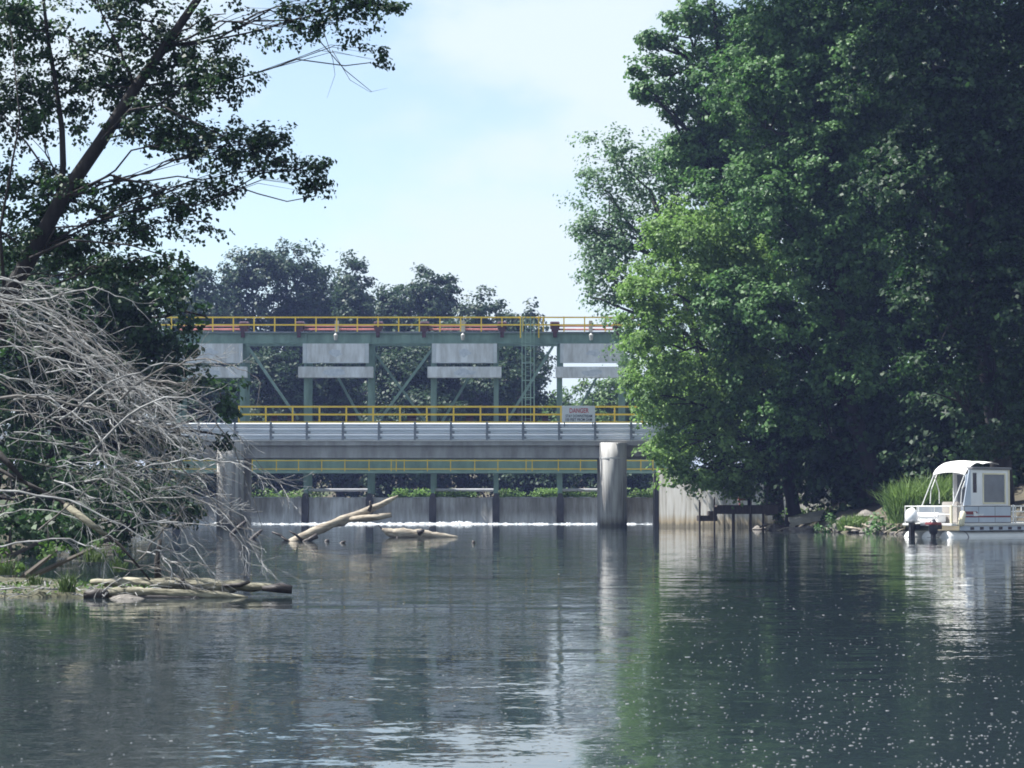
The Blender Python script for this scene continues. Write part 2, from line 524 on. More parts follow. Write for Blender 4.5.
def crown(rng, lobes, dens=1.2, rc=0.6, nl=42, ls=0.18, flat=0.5, fill=0.45, gap=0.0, aspect=0.75, sub=0):
    """lobes: list of (cx,cy,cz,rx,ry,rz) in metres -> (leaf quads, clump centres per lobe)"""
    quads, per = [], []
    src = lobes
    if sub:
        src = []
        for L in lobes:
            c, r = np.array(L[:3]), np.array(L[3:6])
            k = L[6] if len(L) > 6 else 1.0
            n = max(3, int(sub * (0.6 + 0.2 * max(r))))
            dd = nrm(rng.normal(size=(n, 3)))
            dd[:, 2] = np.where(dd[:, 2] < -0.5, -dd[:, 2], dd[:, 2])
            for d in dd:
                f = rng.uniform(0.32, 0.52)
                q = c + d * r * rng.uniform(0.55, 0.92)
                src.append((*q, *(r * f * np.array([1.15, 1.15, 0.8])), k))
            src.append((*c, *(r * 0.6), 0.5 * k))
    for L in src:
        c, r = np.array(L[:3]), np.array(L[3:6])
        k = L[6] if len(L) > 6 else 1.0
        area = 4 * math.pi * ((r[0] * r[1]) ** 1.6 / 3 + (r[0] * r[2]) ** 1.6 / 3 + (r[1] * r[2]) ** 1.6 / 3) ** (1 / 1.6)
        n = max(4, int(dens * k * area))
        d = nrm(rng.normal(size=(n, 3)))
        keep = (d[:, 2] > -0.45) | (rng.random(n) < 0.45)
        d = d[keep]; n = len(d)
        rad = np.where(rng.random(n) < fill, rng.uniform(0.25, 0.8, n), rng.uniform(0.78, 1.08, n))[:, None]
        bumpy = 1 + 0.16 * np.sin(d[:, :1] * 5 + c[0] * 3 + d[:, 2:] * 4) + 0.10 * np.sin(d[:, 1:2] * 9 + c[2] * 2)
        C = c + d * r * rad * bumpy
        if gap > 0:
            g = np.sin(C[:, 0] * 1.9 + C[:, 2] * 0.7) + np.sin(C[:, 2] * 2.3 - C[:, 1] * 0.9) + np.sin(C[:, 1] * 1.7 + C[:, 0] * 1.1)
            kk = g > (-3 + gap * 3)
            C, d = C[kk], d[kk]; n = len(C)
        per.append(C)
        if n == 0:
            continue
        m = nl
        rcs = rc * rng.uniform(0.6, 1.35, n)
        o = nrm(rng.normal(size=(n, m, 3))) * (rng.random((n, m, 1)) ** 0.5)
        # elongate each clump outward a little, like a leafy spray, and let it droop at its end
        out = d[:, None, :] * rng.uniform(0, 0.9, (n, m, 1))
        o = o * np.array([1, 1, flat])
        P = C[:, None, :] + (o + out * 0.7) * rcs[:, None, None]
        P[:, :, 2] -= 0.25 * rcs[:, None] * (out ** 2).sum(2)
        Nn = nrm(np.array([0, 0, 0.55]) + 0.55 * d[:, None, :] + 0.75 * o + 0.45 * rng.normal(size=(n, m, 3)))
        S = ls * rng.uniform(0.6, 1.35, (n, m))
        quads.append(leaf_quads(rng, P.reshape(-1, 3), Nn.reshape(-1, 3), S.ravel(), aspect))
    if sub:      # hand the clump centres back lobe by lobe
        allc = np.concatenate(per)
        per = [allc[(((allc - np.array(L[:3])) / np.array(L[3:6])) ** 2).sum(1) < 1.7] for L in lobes]
    return np.concatenate(quads), per


def limbs(mb, rng, trunk_pts, trunk_r, lobes, per, r0=0.09, twigs=6, sides=6):
    tp = [Vector(p) for p in trunk_pts]
    for L, C in zip(lobes, per):
        c = Vector(L[:3])
        if c.z > max(p.z for p in tp) + 2: continue
        # leave the trunk below the lobe
        best, bi = None, 0
        for i, p in enumerate(tp[1:], 1):
            dd = (p - c).length + (3.0 if p.z > c.z else 0)
            if best is None or dd < best:
                best, bi = dd, i
        p0 = tp[bi]
        mid = p0.lerp(c, 0.5) + Vector((rng.normal() * 0.12, rng.normal() * 0.12, 0.10)) * best
        pts = [p0.lerp(mid, t).lerp(mid.lerp(c, t), t) for t in (0, 0.12, 0.25, 0.38, 0.5, 0.62, 0.75, 0.88, 1.0)]
        wob = Vector((0, 0, 0))
        for i in range(1, 9):
            wob = wob * 0.7 + Vector(rng.normal(0, 0.022, 3)) * best
            pts[i] = pts[i] + wob
        ra = min(trunk_r[bi] * 0.7, r0)
        mb.tube(pts, [ra * (1 - 0.075 * i) for i in range(9)], sides)
        if len(C):
            for j in rng.choice(len(C), min(twigs, len(C)), replace=False):
                e = Vector(C[j])
                q = pts[rng.integers(3, 9)]
                mm = q.lerp(e, 0.55) + Vector((0, 0, 0.12)) * (e - q).length
                mb.tube([q, mm, e], [ra * 0.35, ra * 0.22, ra * 0.06], 4)


def px_lobes(lst, dpt=0.9):
    """(px, py, rx_px, ry_px, Y[, density]) -> metres; depth radius from the mean of the two"""
    out = []
    for t in lst:
        px, py, rx, ry, Y = t[:5]
        p = at(px, py, Y)
        k = Y / F
        out.append((p.x, p.y, p.z, rx * k, max(rx, ry) * k * dpt, ry * k) + tuple(t[5:6]))
    return out


def tree(name, label, cat, base, trunk_pts, trunk_r, lobes, leafmat, barkmat, seed, group=None, limb_r=0.09, twigs=6, **kw):
    rng = np.random.default_rng(seed)
    root = thing(name, label, cat, base, group=group)
    q, per = crown(rng, lobes, **kw)
    mb = MB()
    mb.tube(trunk_pts, trunk_r, 9, jit=0.05)
    limbs(mb, rng, trunk_pts, trunk_r, lobes, per, limb_r, twigs)
    mb.build('trunk', barkmat, root, smooth=True)
    quads_mesh('crown', q, leafmat, root)
    return root


# ------------------------------------------------------------------ setting: ground, water, haze
SX = [-900, -600, -400, -250, -150, -100, -70, -55] + [x * 1.0 for x in range(-45, 46)] + [55, 70, 100, 150, 250, 400, 600, 900]
SY = [-120, -60, -20, 0, 8, 14] + [y * 1.0 for y in range(18, 200, 2)] + [210, 230, 260, 300, 400, 550, 800, 1200, 1700]

LB = [(-200, -14), (0, -12), (24, -9.5), (30, -7.2), (36, -7.6), (48, -11), (80, -15), (110, -18), (131, -20), (150, -21), (155, -24), (185, -26), (200, -26)]
RB = [(-200, 26), (60, 26), (84, 23), (92, 20), (98, 16.8), (104, 14.6), (110, 13.8), (120, 14.2), (128, 14.0), (131, 12.5), (150, 11.0), (155, 14), (185, 20), (200, 20)]


def lerp_tab(t, y):
    if y <= t[0][0]: return t[0][1]
    for (a, b), (c, d) in zip(t, t[1:]):
        if y <= c:
            return b + (d - b) * (y - a) / (c - a)
    return t[-1][1]


def ground_z(x, y):
    l, r = lerp_tab(LB, y), lerp_tab(RB, y)
    d = min(x - l, r - x)             # > 0 inside the channel
    if y > 190:
        d = min(d, 200 - y)
    w = 1.6 if y > 153 else 0.0
    nz = 0.25 * math.sin(x * 0.9 + y * 0.37) + 0.18 * math.sin(x * 0.31 - y * 0.83)
    if d > 0:
        return max(-1.6, -d * 0.45) + w * 0.7 - 0.02
    e = -d
    return w + min(0.75 * e, 1.0 + 0.12 * (e - 1.3) if e > 1.3 else 9) * 1.0 * (1 if e < 12 else 1) - max(0, e - 12) * 0.10 + nz * min(1, e / 3)


def terrain():
    me = bpy.data.meshes.new('ground')
    vs = [(x, y, max(-1.7, min(6.0, ground_z(x, y)))) for y in SY for x in SX]
    nx = len(SX)
    fs = [(j * nx + i, j * nx + i + 1, (j + 1) * nx + i + 1, (j + 1) * nx + i) for j in range(len(SY) - 1) for i in range(nx - 1)]
    me.from_pydata(vs, [], fs)
    me.polygons.foreach_set('use_smooth', [True] * len(fs))
    o = link_mesh('ground', me, M['ground'], None)
    tag(o, kind='structure')


terrain()


def flat_sheet(name, pts, z, mat):
    me = bpy.data.meshes.new(name)
    me.from_pydata([(x, y, z) for x, y in pts], [], [tuple(range(len(pts)))])
    o = link_mesh(name, me, mat, None)
    tag(o, kind='structure')
    return o


flat_sheet('water', [(-60, -118), (60, -118), (60, 152.3), (-60, 152.3)], 0.0, M['water'])
flat_sheet('reservoir_water', [(-60, 152.75), (60, 152.75), (60, 215), (-60, 215)], 1.56, M['water'])

# haze
mb = MB().box(-950, 950, -150, 1750, -2.8, 34)
hz = mb.build('haze', None)
m, nt, out = new_mat('summer haze')
vol = N(nt, 'ShaderNodeVolumePrincipled')
vol.inputs['Color'].default_value = (0.40, 0.52, 1.0, 1)
vol.inputs['Density'].default_value = 0.00026
vol.inputs['Anisotropy'].default_value = 0.2
nt.links.new(vol.outputs[0], out.inputs['Volume'])
hz.data.materials.append(m)
tag(hz, kind='stuff')

# ------------------------------------------------------------------ the dam behind
YD = 152.0


def dx_(px): return at(px, 400, YD).x
def dz_(py): return at(512, py, YD).z


dam = thing('gate_dam', 'long green steel gate dam with yellow railings and grey lifted gate panels', 'dam', (dx_(400), YD, 0))
XL, XR = dx_(150), dx_(668)


def railing(parent, x0, x1, y, z0, h, spacing, rails=(1.0, 0.52), toe=True, t=0.055, posts_at=None):
    mb = MB()
    for r in rails:
        mb.box(x0, x1, y - t / 2, y + t / 2, z0 + h * r - t, z0 + h * r)
    if toe:
        mb.box(x0, x1, y + t * 0.5 + 0.004, y + t * 0.5 + 0.016, z0 + 0.01, z0 + 0.13)
    ra = mb.build('railing', M['yellow'], parent)
    xs = posts_at
    if xs is None:
        n = int((x1 - x0) / spacing)
        xs = [x0 + 0.05 + i * (x1 - x0 - 0.1) / n for i in range(n + 1)]
    off = frame_offset(parent)
    pm = MB().box(-t * 0.45, t * 0.45, -t * 0.5 - 0.004, t * 0.5 - 0.004, 0, h + 0.01)
    me = bpy.data.meshes.new('railing_post')
    me.from_pydata(pm.v, [], pm.f)
    for i, x in enumerate(xs):
        o = link_mesh('railing_post', me, M['yellow'], ra)
        o.location = Vector((x, y - 0.003, z0)) - off
    return ra


# columns
COLS = [dx_(p) for p in (178, 242, 306, 370, 433, 496, 560, 623)]
zt0, zt1 = dz_(343), dz_(334)          # top girder
zm = dz_(424)                          # mid walkway
zl0, zl1 = dz_(473), dz_(452)          # lower girder
for x in COLS:
    mb = MB()
    # wide-flange section: two flanges and a web
    w, d = 0.30, 0.34
    for yy in (YD + 0.15, YD + 2.85):
        mb.box(x - w / 2, x + w / 2, yy, yy + 0.03, 1.9, zt0 - 0.004)
        mb.box(x - w / 2, x + w / 2, yy + d, yy + d + 0.03, 1.9, zt0 - 0.004)
        mb.box(x - 0.02, x + 0.02, yy + 0.031, yy + d - 0.001, 1.9, zt0 - 0.004)
    mb.build('column', M['green_steel'], dam)
    mb = MB()
    mb.prism([(-0.22, 0), (0.22, 0), (0.22, 1.75), (0.12, 2.0), (-0.12, 2.0), (-0.22, 1.75)], (0, 1.6, 0), (x, YD - 0.55, -0.8), (1, 0, 0), (0, 0, 1.0))
    mb.v = [(a, b, c if c < 0.5 else c * 1.62) for a, b, c in mb.v]
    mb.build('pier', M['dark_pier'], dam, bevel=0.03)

# top girder and deck
mb = MB().box(XL, XR, YD - 0.1, YD + 0.02, zt0, zt1).box(XL, XR, YD - 0.22, YD + 0.14, zt0 - 0.05, zt0).box(XL, XR, YD - 0.22, YD + 0.14, zt1, zt1 + 0.05)
mb.box(XL, XR, YD + 3.1, YD + 3.22, zt0, zt1)
mb.build('top_girder', M['green_steel'], dam)
MB().box(XL, XR, YD - 0.3, YD + 1.1, zt1 + 0.055, zt1 + 0.13).build('top_walkway', M['galv_dark'], dam)
ztw = zt1 + 0.13
railing(dam, XL, XR, YD - 0.25, ztw, dz_(317) - ztw, 1.28, rails=(1.0, 0.5), toe=False, t=0.085)
# stiffeners on the top girder
for x in COLS:
    MB().box(x - 0.05, x + 0.05, YD - 0.2, YD - 0.1, zt0, zt1).build('stiffener', M['green_steel'], dam)

# hoists, drive shafts, lamps on the upper walkway
for px in (243, 299, 378, 424, 502, 555, 618):
    x = dx_(px)
    mb = MB().box(x - 0.22, x + 0.22, YD + 0.2, YD + 0.9, ztw, ztw + 0.62)
    mb.tube([(x - 0.30, YD + 0.5, ztw + 0.45), (x + 0.30, YD + 0.5, ztw + 0.45)], 0.26, 12)
    mb.build('hoist_gearbox', M['hoist'], dam, bevel=0.03)
    MB().box(x - 0.12, x + 0.12, YD - 0.36, YD - 0.303, zt1 - 0.25, ztw + 0.3).build('hoist_bracket', M['hoist'], dam, bevel=0.01)
for a, b in ((178, 243), (299, 378), (424, 502), (555, 623)):
    mb = MB()
    for zz, yy in ((0.42, 0.45), (0.20, 0.62)):
        mb.tube([(dx_(a), YD + yy, ztw + zz), (dx_(b), YD + yy, ztw + zz)], 0.065, 8)
    mb.build('drive_shaft', M['shaft'], dam)
for px in (336, 463, 591):
    x = dx_(px)
    mb = MB().tube([(x, YD - 0.42, zt1 - 0.42), (x, YD - 0.42, zt1 - 0.1), (x, YD - 0.42, zt1 + 0.02)], [0.10, 0.14, 0.05], 10)
    mb.box(x - 0.025, x + 0.025, YD - 0.44, YD - 0.305, zt1 + 0.02, zt1 + 0.09)
    mb.build('floodlight', M['lamp'], dam, smooth=False)
    MB().box(x - 0.12, x + 0.12, YD + 0.3, YD + 0.6, ztw, ztw + 0.75).build('control_box', M['lamp'], dam, bevel=0.02)

# gate panels
for a, b in ((178, 243), (303, 369), (432, 497), (560, 625)):
    x0, x1 = dx_(a), dx_(b)
    z0, z1 = dz_(362.5), zt0 - 0.056
    mb = MB().box(x0 + 0.25, x1 - 0.25, YD - 0.34, YD - 0.24, z0, z1)
    gp = mb.build('gate_panel', M['gate'], dam)
    e = MB().box(x0, x0 + 0.24, YD - 0.37, YD - 0.22, z0 - 0.05, z1).box(x1 - 0.24, x1, YD - 0.37, YD - 0.22, z0 - 0.05, z1)
    e.box(x0 + 0.241, x1 - 0.241, YD - 0.37, YD - 0.34, z0 - 0.06, z0 - 0.002)
    e.build('gate_edge', M['gate_edge'], gp)
    cx = (x0 + x1) / 2
    rn = random.Random(a)
    s = MB()
    pts = [(cx + (0.42 + rn.uniform(-0.16, 0.16)) * math.cos(t), (z0 + z1) / 2 + (0.22 + rn.uniform(-0.1, 0.1)) * math.sin(t)) for t in [k * 0.52 for k in range(12)]]
    s.prism([(p[0] - cx, p[1] - z0) for p in pts], (0, 0.004, 0), (cx, YD - 0.345, z0), (1, 0, 0), (0, 0, 1))
    s.build('worn_patch', M['gate_stain'], gp)
    # lower stop beam
    zb0, zb1 = dz_(378), dz_(367)
    mb = MB().box(x0 - 0.28, x1 + 0.28, YD - 0.42, YD + 0.1, zb0, zb1)
    bm_ = mb.build('stop_beam', M['gate'], dam, bevel=0.02)
    s = MB()
    pts = [((0.62 + rn.uniform(-0.2, 0.2)) * math.cos(t), 0.33 + (0.2 + rn.uniform(-0.08, 0.08)) * math.sin(t)) for t in [k * 0.52 for k in range(12)]]
    s.prism(pts, (0, 0.004, 0), (cx, YD - 0.425, zb0), (1, 0, 0), (0, 0, 1))
    s.build('worn_patch', M['gate_stain'], bm_)
    for xx in (x0 + 0.14, x1 - 0.14):
        MB().box(xx - 0.07, xx + 0.07, YD - 0.06, YD + 0.08, zb1 + 0.002, zt0 - 0.055).build('guide_rail', M['green_steel'], dam)

# diagonals
DG = [((247, 346), (298, 410), 0.30, 0.2), ((434, 346), (380, 410), 0.26, 0.2), ((372, 350), (425, 412), 0.12, 2.9), ((333, 372), (360, 412), 0.16, 2.9),
      ((470, 372), (440, 412), 0.2, 2.9), ((553, 346), (508, 410), 0.34, 0.2), ((600, 372), (572, 412), 0.26, 2.9), ((240, 372), (212, 412), 0.2, 2.9)]
for (a, b), (c, d), w, yo in DG:
    p0 = Vector((dx_(a), YD + yo, dz_(b))); p1 = Vector((dx_(c), YD + yo, dz_(d) - 0.6))
    MB().beam(p0, p1, 0.16, w * 1.25, up=(0, 1, 0)).build('diagonal_brace', M['green_steel'], dam)

# access ladder with cage between the walkways
lx0, lx1 = dx_(522), dx_(534)
mb = MB()
for x in (lx0, lx0 + 0.22, lx1 - 0.22, lx1):
    mb.box(x - 0.03, x + 0.03, YD - 0.75, YD - 0.69, zm, ztw + 0.9)
zz = zm + 0.3
while zz < ztw + 0.8:
    mb.box(lx0 + 0.22, lx1 - 0.22, YD - 0.735, YD - 0.705, zz, zz + 0.03)
    zz += 0.3
for zz in (zm + 1.6, zm + 2.7, zm + 3.8, zm + 4.9):
    mb.box(lx0, lx1, YD - 0.76, YD - 0.752, zz, zz + 0.06)
mb.build('ladder', M['green_girder'], dam)
mb = MB()
for x in (lx0 - 0.1, lx1 + 0.3):
    MB().box(x - 0.035, x + 0.035, YD - 0.36, YD - 0.29, ztw - 0.4, dz_(317) + 0.05).build('ladder_gate_post', M['yellow'], dam)

# middle walkway
mb = MB().box(XL, XR, YD - 1.0, YD + 0.12, zm - 0.12, zm)
mb.build('middle_walkway', M['galv_dark'], dam)
MB().box(XL, XR, YD - 0.9, YD - 0.78, zm - 0.55, zm - 0.124).build('walkway_beam', M['green_steel'], dam)
railing(dam, dx_(240), XR, YD - 0.95, zm, dz_(406.5) - zm, 1.6, rails=(1.0, 0.56), t=0.11)
# motors and brackets standing on the middle walkway
for px, w in ((275, 0.2), (292, 0.25), (353, 0.2), (412, 0.3), (470, 0.25), (528, 0.35), (545, 0.2)):
    x = dx_(px)
    mb = MB().box(x - w, x + w, YD - 0.6, YD - 0.1, zm, zm + 0.35)
    mb.tube([(x - w, YD - 0.35, zm + 0.5), (x + w, YD - 0.35, zm + 0.5)], 0.15, 10)
    mb.build('walkway_motor', M['hoist'], dam, bevel=0.02)

# lower girder with its own railing
mb = MB().box(XL, XR, YD - 0.06, YD + 0.1, zl0 + 0.1, zl1 + 0.6)
mb.box(XL, XR, YD - 0.85, YD + 0.1, zl0, zl0 + 0.098)
mb.build('lower_girder', M['green_girder'], dam)
pa = [dx_(p) for p in (254, 278, 300, 323, 346, 370, 392, 397, 405, 428, 451, 475, 498, 526, 532, 558, 580, 603, 640, 652)]
railing(dam, XL, XR, YD - 0.8, zl0 + 0.1, 1.06, 1.5, rails=(1.0, 0.66, 0.16), toe=False, posts_at=pa, t=0.06)
for a, b in ((306, 370), (433, 496), (560, 623)):
    MB().tube([(dx_(a) + 0.16, YD + 0.35, dz_(490)), (dx_(b) - 0.16, YD + 0.35, dz_(490))], 0.10, 10).build('cross_pipe', M['pipe'], dam)
MB().box(XL, XR, YD + 3.0, YD + 3.2, zl0, zl1 + 0.6).build('rear_girder', M['green_steel'], dam)

# weir
weir = thing('weir', 'low stained concrete weir below the gate dam with water spilling over its crest', 'weir', (dx_(400), YD + 0.4, 0))
zc = dz_(498)
XWL, XWR = -45.0, dx_(664)
mb = MB().prism([(0, -1.5), (0.0, 0.0), (0.12, zc - 0.02), (0.22, zc + 0.02), (1.1, zc - 0.02), (1.5, -1.5)], (XWR - XWL, 0, 0), (XWL, YD + 0.1, 0), (0, 1, 0), (0, 0, 1))
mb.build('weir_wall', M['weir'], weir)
# thin veil of water over the face
rng = np.random.default_rng(5)
nx, nz_ = 560, 7
xs = np.linspace(XWL, XWR, nx)
rib = np.cumsum(rng.normal(size=nx)); rib -= np.convolve(rib, np.ones(25) / 25, 'same'); rib = rib / max(1e-6, abs(rib).max())
vs, fs = [], []
for j in range(nz_):
    t = j / (nz_ - 1)
    z = (zc + 0.035) * (1 - t) + 0.0 * t
    for i in range(nx):
        y = YD + 0.16 - 0.13 * t - 0.16 * t * t - 0.05 * rib[i] * (0.3 + t)
        vs.append((xs[i], y, z + (0.02 * rib[i] if j == 0 else 0)))
for j in range(nz_ - 1):
    for i in range(nx - 1):
        a = j * nx + i
        fs.append((a, a + nx, a + nx + 1, a + 1))
b = MB(); b.v, b.f = vs, fs
o = b.build('falling_water', M['veil'], None, smooth=True)
tag(o, kind='stuff')
# crest sheet (bright water lip)
mb = MB()
for i in range(0, nx - 4, 4):
    if rng.random() < 0.75:
        x0, x1 = xs[i], xs[i + 4]
        mb.box(x0, x1, YD + 0.10, YD + 0.19, zc + 0.02, zc + 0.055 + 0.02 * rng.random())
o = mb.build('crest_water', M['foam'], None); tag(o, kind='stuff')
# churned foam at the foot
vs, fs = [], []
nx2, ny2 = 900, 9
X = np.linspace(XWL, XWR, nx2)
lump = np.convolve(rng.random(nx2), np.ones(5) / 5, 'same')
lump2 = np.convolve(rng.random(nx2), np.ones(40) / 40, 'same')
lump2 = (lump2 - lump2.min()) / (lump2.max() - lump2.min())
for j in range(ny2):
    t = j / (ny2 - 1)
    for i in range(nx2):
        prof = math.sin(math.pi * min(1, t * 1.0)) ** 0.8
        h = (0.03 + 0.36 * lump[i] * (0.4 + rng.random() * 0.8) * (0.25 + 0.9 * lump2[i]) + 0.10 * lump2[i]) * prof * (0.35 + 0.65 * min(1, max(0, (lump2[i] - 0.3) * 4))) - 0.035 - 0.05 * (t > 0.6) * rng.random()
        vs.append((X[i], YD - 0.75 - t * (1.2 + 1.1 * lump2[i]), h * 0.62))
for j in range(ny2 - 1):
    for i in range(nx2 - 1):
        a = j * nx2 + i
        fs.append((a, a + 1, a + nx2 + 1, a + nx2))
b = MB(); b.v, b.f = vs, fs
o = b.build('weir_foam', M['foam'], None, smooth=True); tag(o, kind='stuff')

# weeds on the crest
rng = np.random.default_rng(11)
Q = []
for a, b_, n in ((395, 432, 34), (432, 476, 36), (498, 520, 10), (535, 572, 36), (575, 606, 14), (627, 657, 20), (300, 330, 5), (240, 300, 10)):
    for _ in range(n):
        x = dx_(rng.uniform(a, b_)); h = rng.uniform(0.2, 0.62)
        c = np.array([x, YD + 0.42 + rng.uniform(-0.08, 0.2), zc + 0.03])
        m_ = 40
        P = c + np.stack([rng.normal(0, 0.22, m_), rng.normal(0, 0.15, m_), rng.uniform(0, h, m_)], 1)
        Nn = nrm(np.array([0, -0.2, 0.8]) + 0.6 * rng.normal(size=(m_, 3)))
        Q.append(leaf_quads(rng, P, Nn, rng.uniform(0.09, 0.18, m_)))
o = quads_mesh('crest_weeds', np.concatenate(Q), M['leaf_bright'], None); tag(o, kind='stuff')

# ------------------------------------------------------------------ the road bridge in front of the dam
YB = 131.0


def bx_(px): return at(px, 440, YB).x
def bz_(py): return at(512, py, YB).z


BL, BR = -46.0, bx_(668)
bridge = thing('road_bridge', 'grey concrete road bridge with galvanised guardrail in front of the green gate dam', 'bridge', (bx_(430), YB, 0))
zg1, zg0, zd, zf = bz_(422.5), bz_(440.5), bz_(445.5), bz_(458)
MB().box(BL, BR, YB - 0.12, YB + 4.6, zd, zg0 - 0.05).build('deck', M['girder'], bridge)
MB().box(BL, BR, YB - 0.16, YB + 0.25, zg0 - 0.049, zg0 + 0.02).build('curb', M['curb'], bridge)
for a, b, y0_, y1_, z_ in ((BL, bx_(626), 0.1, 0.75, zf), (BL, BR, 3.4, 4.0, zf), (bx_(626) + 0.04, BR, 0.45, 1.05, zf + 0.12)):
    MB().box(a, b, YB + y0_, YB + y1_, z_, zd - 0.002).build('girder', M['girder'], bridge)
# corrugated guardrail: three rails
hh = (zg1 - zg0 - 0.03) / 3
for k in range(3):
    z = zg0 + 0.03 + k * hh
    h = hh - 0.03
    prof = [(0.0, 0), (-0.03, 0.0), (-0.085, h * 0.16), (-0.085, h * 0.34), (-0.035, h * 0.46), (-0.035, h * 0.54), (-0.085, h * 0.66), (-0.085, h * 0.84), (-0.03, h), (0, h)]
    mb = MB().prism(prof, (BR - BL, 0, 0), (BL, YB - 0.02, z), (0, 1, 0), (0, 0, 1))
    mb.build('guardrail', M['galv'], bridge)
# a second guardrail on the far side
for k in range(3):
    z = zg0 + 0.03 + k * hh
    MB().box(BL, BR, YB + 4.2, YB + 4.26, z, z + hh - 0.03).build('guardrail', M['galv'], bridge)
px = 595 - 36 * 30
pm = MB().box(-0.06, 0.06, -0.14, -0.108, -0.02, zg1 - zg0 + 0.03)
pm.box(0.06, 0.16, -0.13, -0.112, 0.1, 0.22).box(0.06, 0.2, -0.13, -0.112, 0.38, 0.5).box(0.06, 0.13, -0.13, -0.112, 0.66, 0.76)  # dark tabs stand in for the shadow notches right of each post
me = bpy.data.meshes.new('guardrail_post'); me.from_pydata(pm.v, [], pm.f)
while px < 664:
    if bx_(px) > BL + 0.3:
        o = link_mesh('guardrail_post', me, M['galv_dark'], bridge)
        o.location = Vector((bx_(px), YB, zg0)) - frame_offset(bridge)
    px += 36
# piers: round columns that rise in front of the girder
for pxc in (613, 231):
    x = bx_(pxc)
    mb = MB().tube([(x, YB - 0.2, -1.7), (x, YB - 0.2, zf - 0.01), (x, YB - 0.2, zf + 0.0), (x, YB - 0.2, zd + 0.15)], [0.74, 0.74, 0.735, 0.735], 40)
    p = mb.build('pier', M['pier'], bridge, smooth=False)
    for pl in p.data.polygons:
        pl.use_smooth = len(pl.vertices) == 4
    MB().tube([(x, YB - 0.2, zf - 0.05), (x, YB - 0.2, zf + 0.02)], 0.757, 40).build('pier_joint', M['curb'], p)
    MB().tube([(x, YB + 3.6, -1.7), (x, YB + 3.6, zf - 0.004)], 0.74, 24).build('rear_pier', M['concrete'], bridge, smooth=False)

# danger sign on the guardrail
x0, x1 = bx_(562), bx_(595)
zs0, zs1 = bz_(422), bz_(406)
sg = thing('danger_sign', 'white danger sign with red heading mounted above the bridge guardrail', 'sign', ((x0 + x1) / 2, YB - 0.2, zs0 - 0.3))
MB().box(x0, x1, YB - 0.19, YB - 0.165, zs0, zs1).build('panel', M['sign'], sg, bevel=0.008)
mb = MB().box(x0 + 0.1, x0 + 0.16, YB - 0.16, YB - 0.115, zs0 - 0.25, zs1 - 0.1).box(x1 - 0.16, x1 - 0.1, YB - 0.16, YB - 0.115, zs0 - 0.25, zs1 - 0.1)
mb.build('bracket', M['galv_dark'], sg)


def text_mesh(name, body, size, loc, mat, parent, width=None, rot=(R(90), 0, 0), bold=0.0):
    cu = bpy.data.curves.new(name, 'FONT')
    cu.body = body; cu.size = size; cu.align_x = 'CENTER'; cu.align_y = 'CENTER'; cu.extrude = 0.003; cu.offset = bold
    tmp = bpy.data.objects.new(name, cu); COL.objects.link(tmp)
    bpy.context.view_layer.update()
    me = bpy.data.meshes.new_from_object(tmp.evaluated_get(bpy.context.evaluated_depsgraph_get()))
    bpy.data.objects.remove(tmp)
    o = link_mesh(name, me, mat, parent)
    o.rotation_euler = rot
    o.location = Vector(loc) - frame_offset(parent)
    if width:
        w = max(v.co.x for v in me.vertices) - min(v.co.x for v in me.vertices)
        o.scale = (width / w, 1, 1)
    return o


cx = (x0 + x1) / 2
text_mesh('heading', 'DANGER', 0.36, (cx + 0.02, YB - 0.194, bz_(411)), M['sign_red'], sg, 1.05, bold=0.006)
text_mesh('lettering', 'STAY DOWNSTREAM', 0.21, (cx + 0.02, YB - 0.194, bz_(416.3)), M['sign_black'], sg, 1.45, bold=0.004)
text_mesh('lettering', '100 FEET FROM DAM', 0.21, (cx, YB - 0.194, bz_(419.9)), M['sign_black'], sg, 1.45, bold=0.004)

# abutment on the right bank
ab = thing('abutment_wall', 'stained pale concrete abutment wall between the bridge and the timber dock', 'wall', (bx_(700), 133, 0))
za = bz_(470.5)
mb = MB().prism([(0, 0), (bx_(718) - bx_(657), -2.3), (bx_(718) - bx_(657), 1.2), (0, 1.2)], (0, 0, za + 1.6), (bx_(657), 129.4, -1.6), (1, 0, 0), (0, 1, 0))
mb.build('wall', M['abutment'], ab, bevel=0.06)
MB().prism([(0, 0), (5.2, -3.2), (5.2, -2.0), (0, 1.1)], (0, 0, za + 1.2), (bx_(718) + 0.003, 127.1, -1.6), (1, 0, 0), (0, 1, 0)).build('wing_wall', M['abutment'], ab, bevel=0.06)
MB().box(bx_(657) - 0.25, bx_(657) - 0.005, 129.5, 130.6, -1.6, za - 0.1).build('slot_post', M['dark_pier'], ab, bevel=0.02)
ab2 = thing('training_wall', 'concrete wall joining the dam to the right bank under the trees', 'wall', (bx_(660), 145, 0))
MB().box(dx_(664) , dx_(690), 133.0, 156, -1.6, 3.0).build('wall', M['abutment'], ab2, bevel=0.05)

# ------------------------------------------------------------------ timber dock
YK = 114.0


def kx(px): return at(px, 510, YK).x
def kz(py): return at(512, py, YK).z


